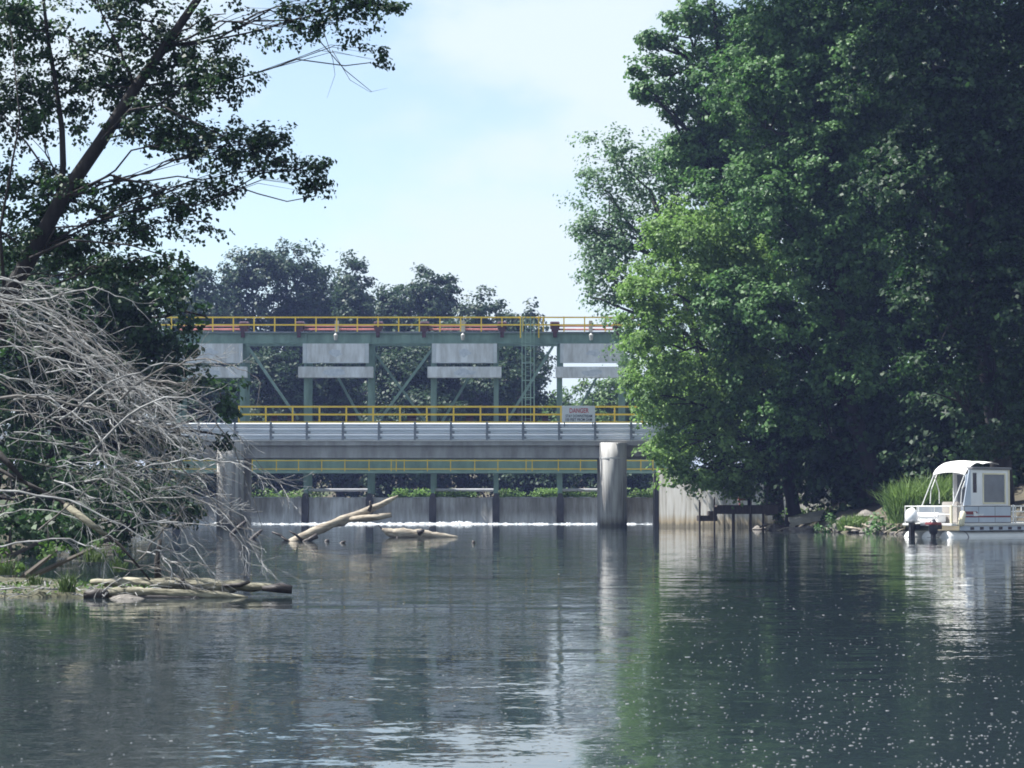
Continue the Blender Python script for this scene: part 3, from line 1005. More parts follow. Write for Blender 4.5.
dock = thing('timber_dock', 'dark timber dock on thin posts with a lower step at the water', 'dock', (kx(735), YK, 0))
mb = MB()
xa, xb = kx(716), kx(776)
n = 26
for i in range(n):
    a = xa + (xb - xa) * i / n
    mb.box(a, a + (xb - xa) / n - 0.012, YK - 0.8, YK + 1.2, kz(507), kz(505))
mb.build('deck', M['dock'], dock)
mb = MB().box(xa - 0.02, xb, YK - 0.86, YK - 0.803, kz(514), kz(506)).box(xa, xb, YK + 1.203, YK + 1.26, kz(514), kz(506))
mb.build('fascia', M['dock'], dock)
mb = MB().box(kx(697.5), kx(716), YK - 0.8, YK + 0.6, kz(521), kz(515.5)).box(kx(708), kx(716) - 0.01, YK - 0.75, YK + 0.6, kz(515.4), kz(511))
mb.build('step', M['dock'], dock, bevel=0.02)
for pxp, top, yo in ((697.8, 500, -0.84), (701, 502, 0.64), (712.5, 499, -0.84), (716, 497, 0.9), (731, 512, -0.9), (733, 512, 0.4), (736, 513, 1.0), (749, 486, -0.9), (751.5, 513, 0.9), (761, 513, -0.7), (765, 513, 0.8)):
    x = kx(pxp)
    t = 0.03 if pxp < 745 else 0.035
    MB().tube([(x, YK + yo, -1.4), (x + 0.01, YK + yo, kz(top))], [t, t], 8).build('post', M['dock'], dock)
MB().box(kx(746), kx(750), YK - 0.80, YK - 0.68, kz(506) , kz(485)).build('mooring_post', M['bark'], dock, bevel=0.02)
MB().box(kx(739), kx(748) - 0.01, YK + 0.2, YK + 0.5, kz(500.5), kz(497.5)).box(kx(746.5), kx(748) - 0.01, YK + 0.2, YK + 0.5, kz(497.4), kz(490)).box(kx(740), kx(741), YK + 0.25, YK + 0.45, kz(505), kz(500.6)).build('red_seat', M['dock_red'], dock)

# ------------------------------------------------------------------ rocks, slab, sticks on the right bank


def rock_mesh(rng, r):
    import bmesh
    bm = bmesh.new()
    bmesh.ops.create_icosphere(bm, subdivisions=2, radius=1)
    sx, sy, sz = r * rng.uniform(0.8, 1.3), r * rng.uniform(0.7, 1.1), r * rng.uniform(0.45, 0.75)
    ph = rng.uniform(0, 6, 6)
    for v in bm.verts:
        n = v.co.copy()
        k = 1 + 0.16 * math.sin(n.x * 3.1 + ph[0]) + 0.14 * math.sin(n.y * 4 + ph[1]) + 0.12 * math.sin(n.z * 5 + ph[2]) + rng.normal() * 0.05
        v.co = Vector((n.x * sx, n.y * sy, n.z * sz)) * k
    me = bpy.data.meshes.new('rock')
    bm.to_mesh(me); bm.free()
    return me


rng = np.random.default_rng(21)
rocks = [rock_mesh(rng, 1.0) for _ in range(6)]
for i in range(46):
    px_ = rng.uniform(752, 912)
    Yr = 116.5 - (px_ - 752) / 160 * 19 + rng.uniform(-0.7, 1.8)
    x = (px_ - 512) * Yr / F
    o = link_mesh('rock', rocks[i % 6], M['rock'], None)
    s = rng.uniform(0.10, 0.34) * (1.4 if rng.random() < 0.15 else 1)
    o.scale = (s * 1.3, s, s)
    o.rotation_euler = (0, 0, rng.uniform(0, 6))
    o.location = (x, Yr, max(0.0, ground_z(x, Yr)) + s * 0.15)
    tag(o, 'rough brown grey rock at the waterline of the right bank', 'rock', 'rocks along the right bank waterline')

# slanted slab
Ys = 113.5
p0 = at(790, 521.5, Ys); p1 = at(826, 514.0, Ys)
mb = MB()
d = (p1 - p0); L = d.length
sl = MB().box(0, L, -0.45, 0.45, -0.12, 0.10)
Mx = Matrix.Translation(p0) @ Matrix.Rotation(-math.atan2(d.z, d.x), 4, 'Y') @ Matrix.Rotation(R(16), 4, 'X')
sl.v = [tuple(Mx @ Vector(v)) for v in sl.v]
slab = thing('slanted_slab', 'pale slab lying slanted on the rocks between the dock and the grass', 'slab', at(806, 529, Ys))
sl.build('slab', M['slab'], slab, bevel=0.02)
ft = MB().box(p0.x + 0.01, p0.x + 0.2, Ys - 0.4, Ys + 0.4, -0.1, p0.z - 0.12)
ft.build('footing', M['slab'], slab, bevel=0.02)

# bleached sticks
for i, (a, b_, c, d_, Y_, r_) in enumerate(((845, 527, 869, 533, 103, 0.06), (776, 532, 790, 527, 113, 0.05), (872, 534, 892, 522, 101, 0.035), (884, 533, 905, 524, 99, 0.03), (862, 524, 880, 533, 102, 0.03), (893, 536, 905, 528, 98, 0.03), (760, 527, 772, 524, 115, 0.06))):
    p0, p1 = at(a, b_, Y_), at(c, d_, Y_ - 0.6)
    mid = p0.lerp(p1, 0.5) + Vector((0, 0, 0.05))
    o = MB().tube([p0, mid, p1], [r_, r_ * 0.85, r_ * 0.4], 7, jit=0.1).build('bleached_stick', M['drift'], None, smooth=True)
    tag(o, ('thick bleached stick sloping into the water below the grass clump', 'short bleached stick in front of the dock posts', 'thin stick leaning on the bank beside the boat motor', 'thin stick nearest the boat motor on the dark bank', 'thin stick just right of the grass clump', 'short stick at the waterline left of the boat', 'stubby pale stick under the right end of the dock')[i], 'stick', 'bleached sticks on the right bank')


def blades(rng, c, rad, h, n, w=0.03, lean=0.35):
    base = np.array(c) + np.stack([rng.normal(0, rad * 0.5, n), rng.normal(0, rad * 0.4, n), np.zeros(n)], 1)
    d = nrm(np.stack([rng.normal(0, lean, n), rng.normal(0, lean, n), np.ones(n)], 1))
    L = (h * rng.uniform(0.5, 1.1, n))[:, None]
    s = nrm(np.cross(d, rng.normal(size=(n, 3)))) * w
    mid = base + d * L * 0.6
    tip = base + d * L + np.stack([rng.normal(0, 0.12, n), rng.normal(0, 0.12, n), -0.10 * np.ones(n)], 1) * L
    q1 = np.stack([base - s * 0.5, base + s * 0.5, mid + s * 0.5, mid - s * 0.5], 1)
    q2 = np.stack([mid - s * 0.5, mid + s * 0.5, tip + s * 0.06, tip - s * 0.06], 1)
    return np.concatenate([q1, q2])


# grass clump on the right bank and the bush behind the boat
rng = np.random.default_rng(33)
c = at(858, 528, 104)
o = quads_mesh('grass_clump', np.concatenate([blades(rng, (c.x + k * 0.28, c.y + 0.2 * k, max(0.1, c.z - 0.15)), 0.5, 0.85 - 0.1 * abs(k), 220, 0.035, 0.4) for k in (-1.5, -1, 0, 1, 2)]), M['grass'], None)
tag(o, 'bright green clump of grass at the waterline under the dark trees', 'grass clump')


def leafy(name, label, cat, spots, Y, leafmat, seed, hanging=0.0, ls=0.14, dens=2.2, rc=0.32, nl=36, group=None, stem_to=None):
    rng = np.random.default_rng(seed)
    lob = px_lobes([s + (Y,) if len(s) == 4 else s for s in spots])
    zb = min(l[2] - l[5] for l in lob)
    base = (lob[0][0], lob[0][1], max(zb, ground_z(lob[0][0], lob[0][1])))
    root = thing(name, label, cat, base, group=group)
    q, per = crown(rng, lob, dens=dens, rc=rc, nl=nl, ls=ls, flat=0.8)
    mb = MB()
    g = Vector(base) - Vector((0, 0, 0.15))
    for L, C in zip(lob, per):
        mid = g.lerp(Vector(L[:3]), 0.6)
        mb.tube([g, mid, L[:3]], [0.05, 0.035, 0.02], 5)
        for j in range(0, len(C), 5):
            mb.tube([L[:3], tuple(C[j])], [0.015, 0.005], 4)
    mb.build('stem', M['bark_far'], root)
    quads_mesh('foliage', q, leafmat, root)
    return root


rng = np.random.default_rng(44)
c = at(925, 520, 99)
root = thing('waterside_shrub', 'feathery bright green shrub behind the stern of the pontoon boat', 'shrub', (c.x, c.y, 0.6))
Q = []
for k in range(22):
    x = c.x + rng.uniform(-1.2, 1.2); y = c.y + rng.uniform(-0.4, 0.7)
    hh_ = 2.35 - 0.5 * abs(x - c.x - 0.1) ** 1.3
    Q.append(blades(rng, (x, y, 0.45), 0.45, hh_ * rng.uniform(0.75, 1.1), 190, 0.045, 0.30))
quads_mesh('foliage', np.concatenate(Q), M['grass'], root)
mb = MB()
for k in range(9):
    a = rng.uniform(-0.9, 0.9)
    mb.tube([(c.x + a * 0.6, c.y, 0.2), (c.x + a, c.y + rng.uniform(-0.2, 0.3), 1.4)], [0.03, 0.012], 5)
mb.build('stem', M['bark_far'], root)

leafy('bank_weed', 'leafy dark green plant on the bank between the grass clump and the shrub', 'plant', [(884, 521, 14, 9), (897, 518, 12, 12), (872, 524, 9, 6)], 100.5, M['leaf_right'], 53)
leafy('bank_weed', 'leafy low green plant beside the right end of the slanted slab', 'plant', [(836, 522, 12, 6), (826, 526, 8, 4)], 106, M['leaf_right'], 54)
leafy('bank_weed', 'low leafy green plant beside the left end of the slanted slab', 'plant', [(783, 516, 9, 9), (776, 521, 7, 6)], 114.6, M['weed'], 51)
leafy('bank_weed', 'leafy green plant rising behind the slanted slab', 'plant', [(800, 508, 10, 9), (812, 510, 9, 8), (825, 508, 8, 8)], 116, M['leaf_bright'], 52)

# ------------------------------------------------------------------ pontoon boat
YP = 88.6
bp = at(952, 538, YP); bp.z = 0
TH = R(37)
boat = thing('pontoon_boat', 'white pontoon boat with small cabin and white canopy moored at the right bank', 'boat', bp, TH, local=True)
for y in (0.34, 1.25, 2.16):
    mb = MB().tube([(0, y, -0.09), (0.06, y, -0.09), (6.2, y, -0.09), (6.7, y, 0.0), (7.1, y, 0.12)], [0.28, 0.32, 0.32, 0.22, 0.04], 20)
    p = mb.build('pontoon', M['boat_alu'], boat, smooth=True)
    MB().tube([(0.9, y, -0.09), (0.96, y, -0.09)], 0.332, 20).build('pontoon_band', M['boat_roof'], p)
MB().box(0.0, 6.9, 0.0, 2.5, 0.43, 0.52).build('deck', M['boat_alu'], boat, bevel=0.015)
mb = MB().box(0.5, 6.8, 0.05, 0.09, 0.25, 0.428)
sk = mb.build('skirt', M['boat_panel'], boat)
for k in range(11):
    x = 1.05 + k * 0.52
    MB().box(x, x + 0.2, 0.04, 0.052, 0.28, 0.385).build('opening_shade', M['glass_dark'], sk)  # dark plates on the skirt stand in for shade inside its holes
# side fence
zf0, zf1 = 0.521, 1.18
for y in (0.05, 2.42):
    fp = MB().box(0.72, 3.27, y - 0.012, y + 0.012, zf0 + 0.04, zf1 - 0.04).build('fence_panel', M['boat_panel'], boat)
    mb = MB()
    for z in (zf0 + 0.02, zf1 - 0.02):
        mb.tube([(0.72, y, z), (3.29, y, z)], 0.02, 8)
    for x in (0.72, 1.5, 2.4, 3.29):
        mb.tube([(x, y - 0.001, zf0), (x, y - 0.001, zf1 - 0.02)], 0.018, 8)
    mb.build('fence_frame', M['boat_roof'] if y < 1 else M['boat_alu'], boat)
    if y < 1:
        MB().box(0.74, 3.26, y - 0.019, y - 0.0125, 0.74, 0.80).build('stripe', M['boat_red'], fp)
        MB().prism([(0, 0), (0.55, 0), (0.7, 0.07), (0.62, 0.12), (0, 0.12)], (0, 0.006, 0), (0.75, y - 0.020, 0.845), (1, 0, 0), (0, 0, 1)).build('stripe', M['boat_red'], fp)
        em = MB()
        em.prism([(0, 0.0), (0.22, 0.0), (0.10, 0.16), (-0.03, 0.16)], (0, 0.005, 0), (1.22, y - 0.026, 0.79), (1, 0, 0), (0, 0, 1))
        for k in range(4):
            em.box(1.42 + k * 0.085, 1.48 + k * 0.085, y - 0.026, y - 0.0205, 0.80, 0.87)
            em.box(1.48 + k * 0.085, 1.50 + k * 0.085, y - 0.026, y - 0.0205, 0.80 + 0.04 * (k % 2), 0.83 + 0.04 * (k % 2))
        em.build('emblem', M['boat_white'], fp)
    # bow fence: open rails
    mb = MB()
    for z in (zf0 + 0.05, 0.74, 0.95, zf1 - 0.02):
        mb.tube([(3.55, y, z), (6.6, y, z)], 0.022, 8)
    for x in (3.55, 4.1, 4.8, 5.7, 6.6):
        mb.tube([(x, y, zf0), (x, y, zf1 - 0.02)], 0.022, 8)
    mb.build('bow_rail', M['boat_alu'], boat)
# gate post beside the cabin
MB().tube([(3.42, 0.05, zf0), (3.42, 0.05, zf1 + 0.03)], 0.035, 8).build('gate_post', M['boat_white'], boat)
# stern rail
mb = MB()
for z in (0.85, zf1 - 0.03):
    mb.tube([(0.06, 0.12, z), (0.06, 2.40, z)], 0.02, 8)
for y in (0.9, 1.7, 2.40):
    mb.tube([(0.06, y, zf0), (0.06, y, zf1 - 0.03)], 0.02, 8)
mb.tube([(0.06, 0.12, zf1 - 0.03), (0.72, 0.06, zf1 - 0.03)], 0.02, 8)
mb.build('stern_rail', M['boat_alu'], boat)
MB().box(0.02, 0.10, 0.03, 0.13, zf0, zf1).build('stern_post', M['boat_trim'], boat, bevel=0.01)
MB().box(0.25, 0.7, 0.9, 2.3, zf0, 0.92).build('stern_seat', M['boat_white'], boat, bevel=0.05)
MB().box(0.75, 0.95, 0.4, 1.2, zf0, 1.32).build('console', M['plaster'], boat, bevel=0.03)
# fender
mb = MB()
pts = [(0.36 + 0.14 * t, -0.11, 0.42 + 0.55 * t) for t in (0, 0.1, 0.5, 0.9, 1.0)]
mb.tube(pts, [0.06, 0.115, 0.12, 0.115, 0.05], 14)
MB_f = mb.build('fender', M['boat_trim'], boat, smooth=True)
# cabin: front wall, side walls with openings as built panels, slanted aft pane
cz0, cz1 = 1.182, 2.52
cx0, cx1 = 1.05, 3.25
for y, near in ((0.10, True), (1.42, False)):
    mb = MB()
    t = 0.03
    wx0, wx1, wz0, wz1 = 1.85, 3.0, 1.30, 2.34
    dx0, dx1, dz0, dz1 = 1.26, 1.48, 1.66, 2.40
    if near:
        mb.box(cx0 + 0.10, dx0, y, y + t, cz0, cz1)
        mb.box(dx0, dx1, y, y + t, cz0, dz0); mb.box(dx0, dx1, y, y + t, dz1, cz1)
        mb.box(dx1, wx0, y, y + t, cz0, cz1)
    else:
        mb.box(wx0 - 0.2, wx0, y, y + t, zf0, cz1)
    mb.box(wx0, wx1, y, y + t, cz0, wz0); mb.box(wx0, wx1, y, y + t, wz1, cz1)
    mb.box(wx1, cx1, y, y + t, cz0, cz1)
    cw = mb.build('cabin_side', M['boat_white'], boat)
    s = -1 if near else 1
    w = MB().box(wx0, wx1, y + 0.012, y + 0.02, wz0, wz1).build('window', M['glass'], cw)
    fr = MB()
    yo = y - 0.02 if near else y + t
    fr.box(wx0 - 0.06, wx0, yo, yo + 0.02, wz0 - 0.06, wz1 + 0.06).box(wx1, wx1 + 0.06, yo, yo + 0.02, wz0 - 0.06, wz1 + 0.06)
    fr.box(wx0, wx1, yo, yo + 0.02, wz0 - 0.06, wz0).box(wx0, wx1, yo, yo + 0.02, wz1, wz1 + 0.06)
    fr.build('window_frame', M['boat_trim'], cw)
    if near:
        MB().box(dx0, dx1, y + 0.012, y + 0.02, dz0, dz1).build('window', M['glass_dark'], cw)
    MB().box(cx1 - 0.05, cx1 + 0.03, y - 0.02 if near else y + 0.005, y - 0.002 if near else y + 0.05, cz0, cz1).build('corner_trim', M['boat_trim'], cw)
mb = MB().add([(cx0 - 0.3, 0.10, cz0), (cx0 + 0.1, 0.10, cz0), (cx0 + 0.1, 0.10, cz1), (cx0 + 0.02, 0.10, cz1),
               (cx0 - 0.3, 0.125, cz0), (cx0 + 0.1, 0.125, cz0), (cx0 + 0.1, 0.125, cz1), (cx0 + 0.02, 0.125, cz1)],
              [(0, 1, 2, 3), (7, 6, 5, 4), (0, 4, 5, 1), (1, 5, 6, 2), (2, 6, 7, 3), (3, 7, 4, 0)])
mb.build('slanted_pane', M['boat_panel'], boat)
MB().box(cx1 - 0.03, cx1, 0.135, 1.415, zf0, cz1).build('cabin_front', M['boat_white'], boat)
MB().box(cx0 + 0.12, cx1 + 0.1, 0.02, 1.6, cz1 + 0.002, cz1 + 0.10).build('cabin_roof', M['boat_roof'], boat, bevel=0.03)
# canopy: doubly humped fabric with thickness
vs, fs = [], []
nu, nv = 22, 12
for side in (0, 1):
    for i in range(nu):
        u = i / (nu - 1)
        x = 1.0 + 1.9 * u
        hump = 0.30 * abs(math.sin(math.pi * min(1, u / 0.52))) ** 0.7 if u < 0.52 else 0.22 * abs(math.sin(math.pi * (u - 0.52) / 0.48)) ** 0.7 + 0.06
        for j in range(nv):
            v = j / (nv - 1)
            y = 0.25 + 1.6 * v
            cr = 0.11 * (1 - (2 * v - 1) ** 2)
            z = 2.36 + 0.36 * min(1, u / 0.35) ** 0.7 + hump * 0.28 + cr * (0.75 if u < 0.5 else 0.5)
            vs.append((x, y, z - 0.02 * side))
for i in range(nu - 1):
    for j in range(nv - 1):
        a = i * nv + j
        fs.append((a, a + nv, a + nv + 1, a + 1))
        o_ = nu * nv
        fs.append((o_ + a, o_ + a + 1, o_ + a + nv + 1, o_ + a + nv))
b = MB(); b.v, b.f = vs, fs
b.build('canopy', M['canvas'], boat, smooth=True)
mb = MB()
for y in (0.28, 1.82):
    mb.tube([(1.02, y, 2.34), (0.45, y + 0.1, zf1 - 0.03)], 0.018, 6)
    mb.tube([(1.04, y, 2.32), (1.3, y, 1.7), (1.3, y, 1.25)], 0.018, 6)
    mb.tube([(1.3, y, 2.55), (0.85, y, 1.75), (0.8, y, 1.25)], 0.018, 6)
mb.tube([(1.02, 0.27, 2.33), (1.02, 1.05, 2.49), (1.02, 1.83, 2.33)], 0.018, 6)
mb.build('canopy_frame', M['boat_alu'], boat)
fl = MB().add([(1.02, 0.22, 2.33), (1.4, 0.22, 2.5), (1.2, 0.22, 2.1), (0.95, 0.22, 1.85), (1.02, 0.24, 2.33), (1.4, 0.24, 2.5), (1.2, 0.24, 2.1), (0.95, 0.24, 1.85)],
              [(0, 1, 2, 3), (7, 6, 5, 4), (0, 4, 5, 1), (1, 5, 6, 2), (2, 6, 7, 3), (3, 7, 4, 0)])
fl.build('canopy_flap', M['boat_panel'], boat)
# outboards
for y, cow, s, z0 in ((1.70, 'boat_white', 1.0, 0.0), (0.62, 'boat_dark', 0.72, -0.42)):
    x = -0.32
    mt = MB()
    mt.tube([(x, y, 0.55 + z0), (x, y, 0.62 + z0), (x - 0.02, y, 0.8 + z0), (x - 0.01, y, 0.98 + z0), (x + 0.05, y, 1.08 + z0)], [0.20 * s, 0.25 * s, 0.27 * s, 0.22 * s, 0.08 * s], 14, squash=0.8)
    mo = mt.build('outboard_motor', M[cow], boat, smooth=True)
    lg = MB().box(x - 0.12 * s, x + 0.1 * s, y - 0.07, y + 0.07, -0.45, 0.56 + z0).box(x - 0.3 * s, x + 0.16, y - 0.13, y + 0.13, -0.02, 0.01)
    lg.box(x + 0.08, 0.02, y - 0.12, y + 0.12, 0.3, 0.5)
    lg.build('motor_leg', M['boat_dark'], mo, bevel=0.01)
    if cow == 'boat_dark':
        MB().box(x - 0.28, x + 0.26, y - 0.2, y + 0.2, 0.46, 0.56).build('motor_cover', M['boat_red'], mo, bevel=0.03)
    else:
        MB().box(x - 0.21, x + 0.2, y - 0.215, y + 0.215, 0.58, 0.61).build('cowl_seam', M['boat_roof'], mo)

# ------------------------------------------------------------------ driftwood
# leaning log
YG = 80.0
k = YG / F
lg = thing('leaning_log', 'long bleached log leaning up out of the water in mid river', 'log', at(285, 544, YG))
pts = [at(276, 552, YG + 0.2), at(292, 543, YG), at(312, 533, YG), at(332, 524, YG + 0.1), at(352, 517, YG + 0.2), at(372, 509, YG + 0.3), at(388, 501, YG + 0.4), at(398, 496, YG + 0.5)]
MB().tube(*gnarl(pts, [0.12, 0.16, 0.17, 0.155, 0.145, 0.115, 0.085, 0.03], 4, 0.09, 5), 14, jit=0.08).build('trunk', M['drift'], lg, smooth=True)
pts = [at(350, 519, YG + 0.1), at(362, 518.5, YG), at(378, 517, YG - 0.1), at(391, 515, YG - 0.2)]
MB().tube(pts, [0.09, 0.12, 0.11, 0.08], 10, jit=0.1).build('side_limb', M['drift'], lg, smooth=True)
MB().tube([at(369, 511, YG), at(371, 506, YG - 0.05), at(370, 501, YG - 0.1)], [0.07, 0.05, 0.03], 8).build('stub', M['drift_dark'], lg, smooth=True)
mb = MB()
for a, b_, c, d_, r_ in ((293, 546, 281, 537, 0.07), (296, 546, 285, 549, 0.09), (303, 541, 289, 531, 0.05), (300, 545, 312, 538, 0.08), (317, 536, 303, 545, 0.10)):
    mb.tube([at(a, b_, YG - 0.2), at((a + c) / 2, (b_ + d_) / 2 - 1, YG - 0.3), at(c, d_, YG - 0.35)], [r_, r_ * 0.8, r_ * 0.4], 7, jit=0.15)
mb.build('root_stub', M['drift_dark'], lg, smooth=True)
# floating log
YL = 89.0
fl = thing('floating_log', 'low bleached log floating in mid river right of the leaning log', 'log', at(420, 538, YL))
pts = [at(382, 529, YL), at(388, 532, YL), at(396, 533.5, YL), at(410, 534, YL), at(424, 534.5, YL), at(440, 536, YL), at(458, 537.5, YL)]
MB().tube(*gnarl(pts, [0.04, 0.15, 0.20, 0.20, 0.18, 0.11, 0.06], 4, 0.12, 6), 14, jit=0.1).build('trunk', M['drift'], fl, smooth=True)
MB().tube([at(382, 529, YL), at(378, 525, YL)], [0.03, 0.012], 6).build('stub', M['drift_dark'], fl)
MB().tube([at(418, 533, YL - 0.2), at(424, 530, YL - 0.25)], [0.12, 0.05], 8, jit=0.1).build('stub', M['drift_dark'], fl, smooth=True)
MB().tube([at(397, 537, YL - 0.3), at(397.5, 546, YL - 2)], [0.03, 0.02], 6).build('stub', M['drift_dark'], fl)
# dark snags around
SN = [((246, 521, 232, 534, 98, 0.13), 'dark curved snag standing in front of the left bridge pier'),
      ((262, 530, 250, 541, 85, 0.09), 'dark broken snag poking up right of the left bridge pier'),
      ((346, 541, 337, 546, 76, 0.05), 'thin dark stick slanting out of the water below the leaning log'),
      ((327, 539, 326, 543, 79, 0.08), 'small dark stub at the water right of the log roots'),
      ((472, 541, 473, 544, 76, 0.07), 'tiny dark stub alone in open water below the weir'),
      ((310, 545, 303, 549, 76, 0.10), 'dark wood chunk floating beside the log roots'),
      ((272, 532, 286, 540, 82, 0.06), 'dark curved root at the left of the leaning log')]
for (a, b_, c, d_, Y_, r_), lab in SN:
    p0, p1 = at(a, b_, Y_), at(c, d_, Y_)
    o = MB().tube([p0, p0.lerp(p1, 0.5) + Vector((0.03, 0, 0.03)), p1, p1 + Vector((0, 0, -0.4))], [r_ * 0.45, r_ * 0.9, r_, r_], 7, jit=0.15).build('snag', M['drift_dark'], None, smooth=True)
    tag(o, lab, 'driftwood', 'dark snags in the river')

# ------------------------------------------------------------------ left bar: mud, logs, weeds
mb = MB()
rng = np.random.default_rng(61)
cen = [((-40, 586), 2.2), ((20, 588), 1.2), ((80, 589), 0.9), ((130, 591), 0.7)]
nx, ny = 60, 22
vs, fs = [], []
for j in range(ny):
    for i in range(nx):
        X_ = -9.6 + 6.9 * i / (nx - 1); Y_ = 30.0 + 7.5 * j / (ny - 1)
        edge = min((X_ + 9.9) / 1.0, (-3.9 - X_) * 0.5 + 0.12 * math.sin(Y_ * 3), (Y_ - 30.9 - 0.25 * math.sin(X_ * 2.1) - 0.12 * math.sin(X_ * 5.3)) * 0.8, (36.2 + 0.6 * (-3 - X_) * 0.3 - Y_) * 0.5)
        z = -0.35 + min(0.42, max(-0.3, edge * 0.55)) + 0.03 * rng.normal() + 0.05 * math.sin(X_ * 3 + Y_)
        z += max(0, -7.0 - X_) * 0.10
        vs.append((X_, Y_, z))
for j in range(ny - 1):
    for i in range(nx - 1):
        a = j * nx + i
        fs.append((a, a + 1, a + nx + 1, a + nx))
b = MB(); b.v, b.f = vs, fs
o = b.build('mud_bank', M['mud'], None, smooth=True); tag(o, kind='structure')

YA = 32.0
lg = thing('beached_log', 'big flattened mossy log lying on the mud bar at left', 'log', at(190, 592, YA))
pts = [at(92, 582, YA + 0.3), at(120, 583, YA + 0.25), at(160, 584, YA + 0.15), at(200, 585, YA + 0.1), at(240, 586, YA), at(275, 588, YA), at(292, 589, YA)]
MB().tube(*gnarl(pts, [0.08, 0.13, 0.16, 0.16, 0.14, 0.10, 0.05], 5, 0.06, 3), 16, squash=0.5, jit=0.10).build('trunk', M['mossy'], lg, smooth=True)
MB().tube([at(262, 588.5, YA - 0.12), at(280, 588, YA - 0.1), at(292, 589.5, YA - 0.1)], [0.03, 0.07, 0.05], 9, jit=0.2).build('dark_end', M['drift_dark'], lg, smooth=True)  # dark lump set over the right end of the log
MB().tube([at(222, 586, YA - 0.16), at(240, 585, YA - 0.17), at(250, 582, YA - 0.15)], [0.02, 0.035, 0.02], 8, jit=0.2).build('rotten_knot', M['drift_dark'], lg, smooth=True)
MB().tube([at(183, 585, YA - 0.14), at(183, 579, YA - 0.18)], [0.05, 0.02], 8, jit=0.1).build('knot', M['drift_dark'], lg, smooth=True)
YC = 31.2
lg = thing('sunken_log', 'slim pale log with dark end in the water before the mossy log', 'log', at(165, 598, YC))
pts = [at(96, 594, YC + 0.1), at(118, 592, YC), at(150, 592.5, YC), at(185, 594, YC), at(215, 595, YC), at(248, 598, YC + 0.1)]
MB().tube(*gnarl(pts, [0.06, 0.075, 0.08, 0.07, 0.075, 0.03], 6, 0.07, 4), 14, squash=0.8, jit=0.12).build('trunk', M['mossy'], lg, smooth=True)
MB().tube([at(84, 595, YC - 0.05), at(96, 595.5, YC - 0.05), at(108, 594, YC)], [0.05, 0.09, 0.06], 10, jit=0.15).build('dark_end', M['drift_dark'], lg, smooth=True)  # dark lump set over the left end of the log
MB().tube([at(112, 598, YC - 0.06), at(150, 597.5, YC - 0.05), at(190, 598, YC - 0.05), at(235, 600, YC)], [0.03, 0.045, 0.04, 0.02], 8, jit=0.2).build('underside_shade', M['drift_dark'], lg, smooth=True)  # dark strip painted as the shade under the log
st = link_mesh('shore_stone', rocks[2], M['rock'], None)
st.location = at(128, 600, 30.9); st.scale = (0.22, 0.16, 0.10); tag(st, 'smooth grey stone at the water below the sunken log', 'stone')

rng = np.random.default_rng(71)


def tuft(px_, py_, Y_, h, n, label, w=0.012, rad=0.12):
    c = at(px_, py_, Y_)
    o = quads_mesh('weed_tuft', blades(rng, tuple(c), rad, h * 0.75, n, w, 0.4), M['grass_dull'], None)
    tag(o, label, 'weed', 'green weeds on the mud bar')


tuft(68, 592, 31.1, 0.42, 90, 'bright green weed tuft at the water left of the dark log end')
tuft(6, 575, 32.0, 0.4, 70, 'green weed tuft at the left edge above the mud', rad=0.12)
tuft(95, 562, 33.2, 0.4, 70, 'green weeds standing behind the mossy log', rad=0.14)
tuft(120, 572, 33.0, 0.35, 50, 'small green weeds between the log and the twigs', rad=0.12)
tuft(35, 585, 31.6, 0.25, 60, 'short green weeds on the mud bar near the left edge', rad=0.12)
leafy('creeping_weed', 'leafy green weeds tangled under the dead branches on the left bank', 'plant', [(15, 560, 26, 14), (60, 548, 30, 14), (100, 545, 22, 12)], 35.5, M['weed'], 73, ls=0.07, dens=5, rc=0.14, nl=16)

rl = np.random.default_rng(77)
mb = MB()
for _ in range(260):
    p = at(rl.uniform(-20, 150), rl.uniform(570, 596), rl.uniform(31.1, 33.5))
    p.z = rl.uniform(0.02, 0.12)
    d = Vector(rl.normal(0, 1, 3)); d.z *= 0.25; d.normalize()
    L_ = rl.uniform(0.08, 0.45)
    r_ = rl.uniform(0.003, 0.012)
    mb.tube([p, p + d * L_ * 0.5 + Vector((0, 0, 0.02)), p + d * L_], [r_, r_ * 0.8, r_ * 0.4], 4)
o = mb.build('twig_litter', M['deadwood'], None); tag(o, kind='stuff')
Q = []
c_ = np.stack([rl.uniform(-8.2, -4.6, 900), rl.uniform(31.2, 33.5, 900), rl.uniform(0.03, 0.16, 900)], 1)
Q.append(leaf_quads(rl, c_, nrm(np.array([0, 0, 0.7]) + 0.6 * rl.normal(size=(900, 3))), rl.uniform(0.03, 0.08, 900)))
o = quads_mesh('ground_cover', np.concatenate(Q), M['weed'], None); tag(o, kind='stuff')

# ------------------------------------------------------------------ fallen dead tree
rng = np.random.default_rng(81)
YT = 32.5
dead = thing('dead_tree', 'fallen dead tree with a fan of bare silver grey branches on the left bank', 'dead tree', at(-60, 560, YT))


def bez(p0, p1, p2, p3, n):
    out = []
    for i in range(n):
        t = i / (n - 1); u = 1 - t
        out.append(p0 * u ** 3 + p1 * 3 * u * u * t + p2 * 3 * u * t * t + p3 * t ** 3)
    return out


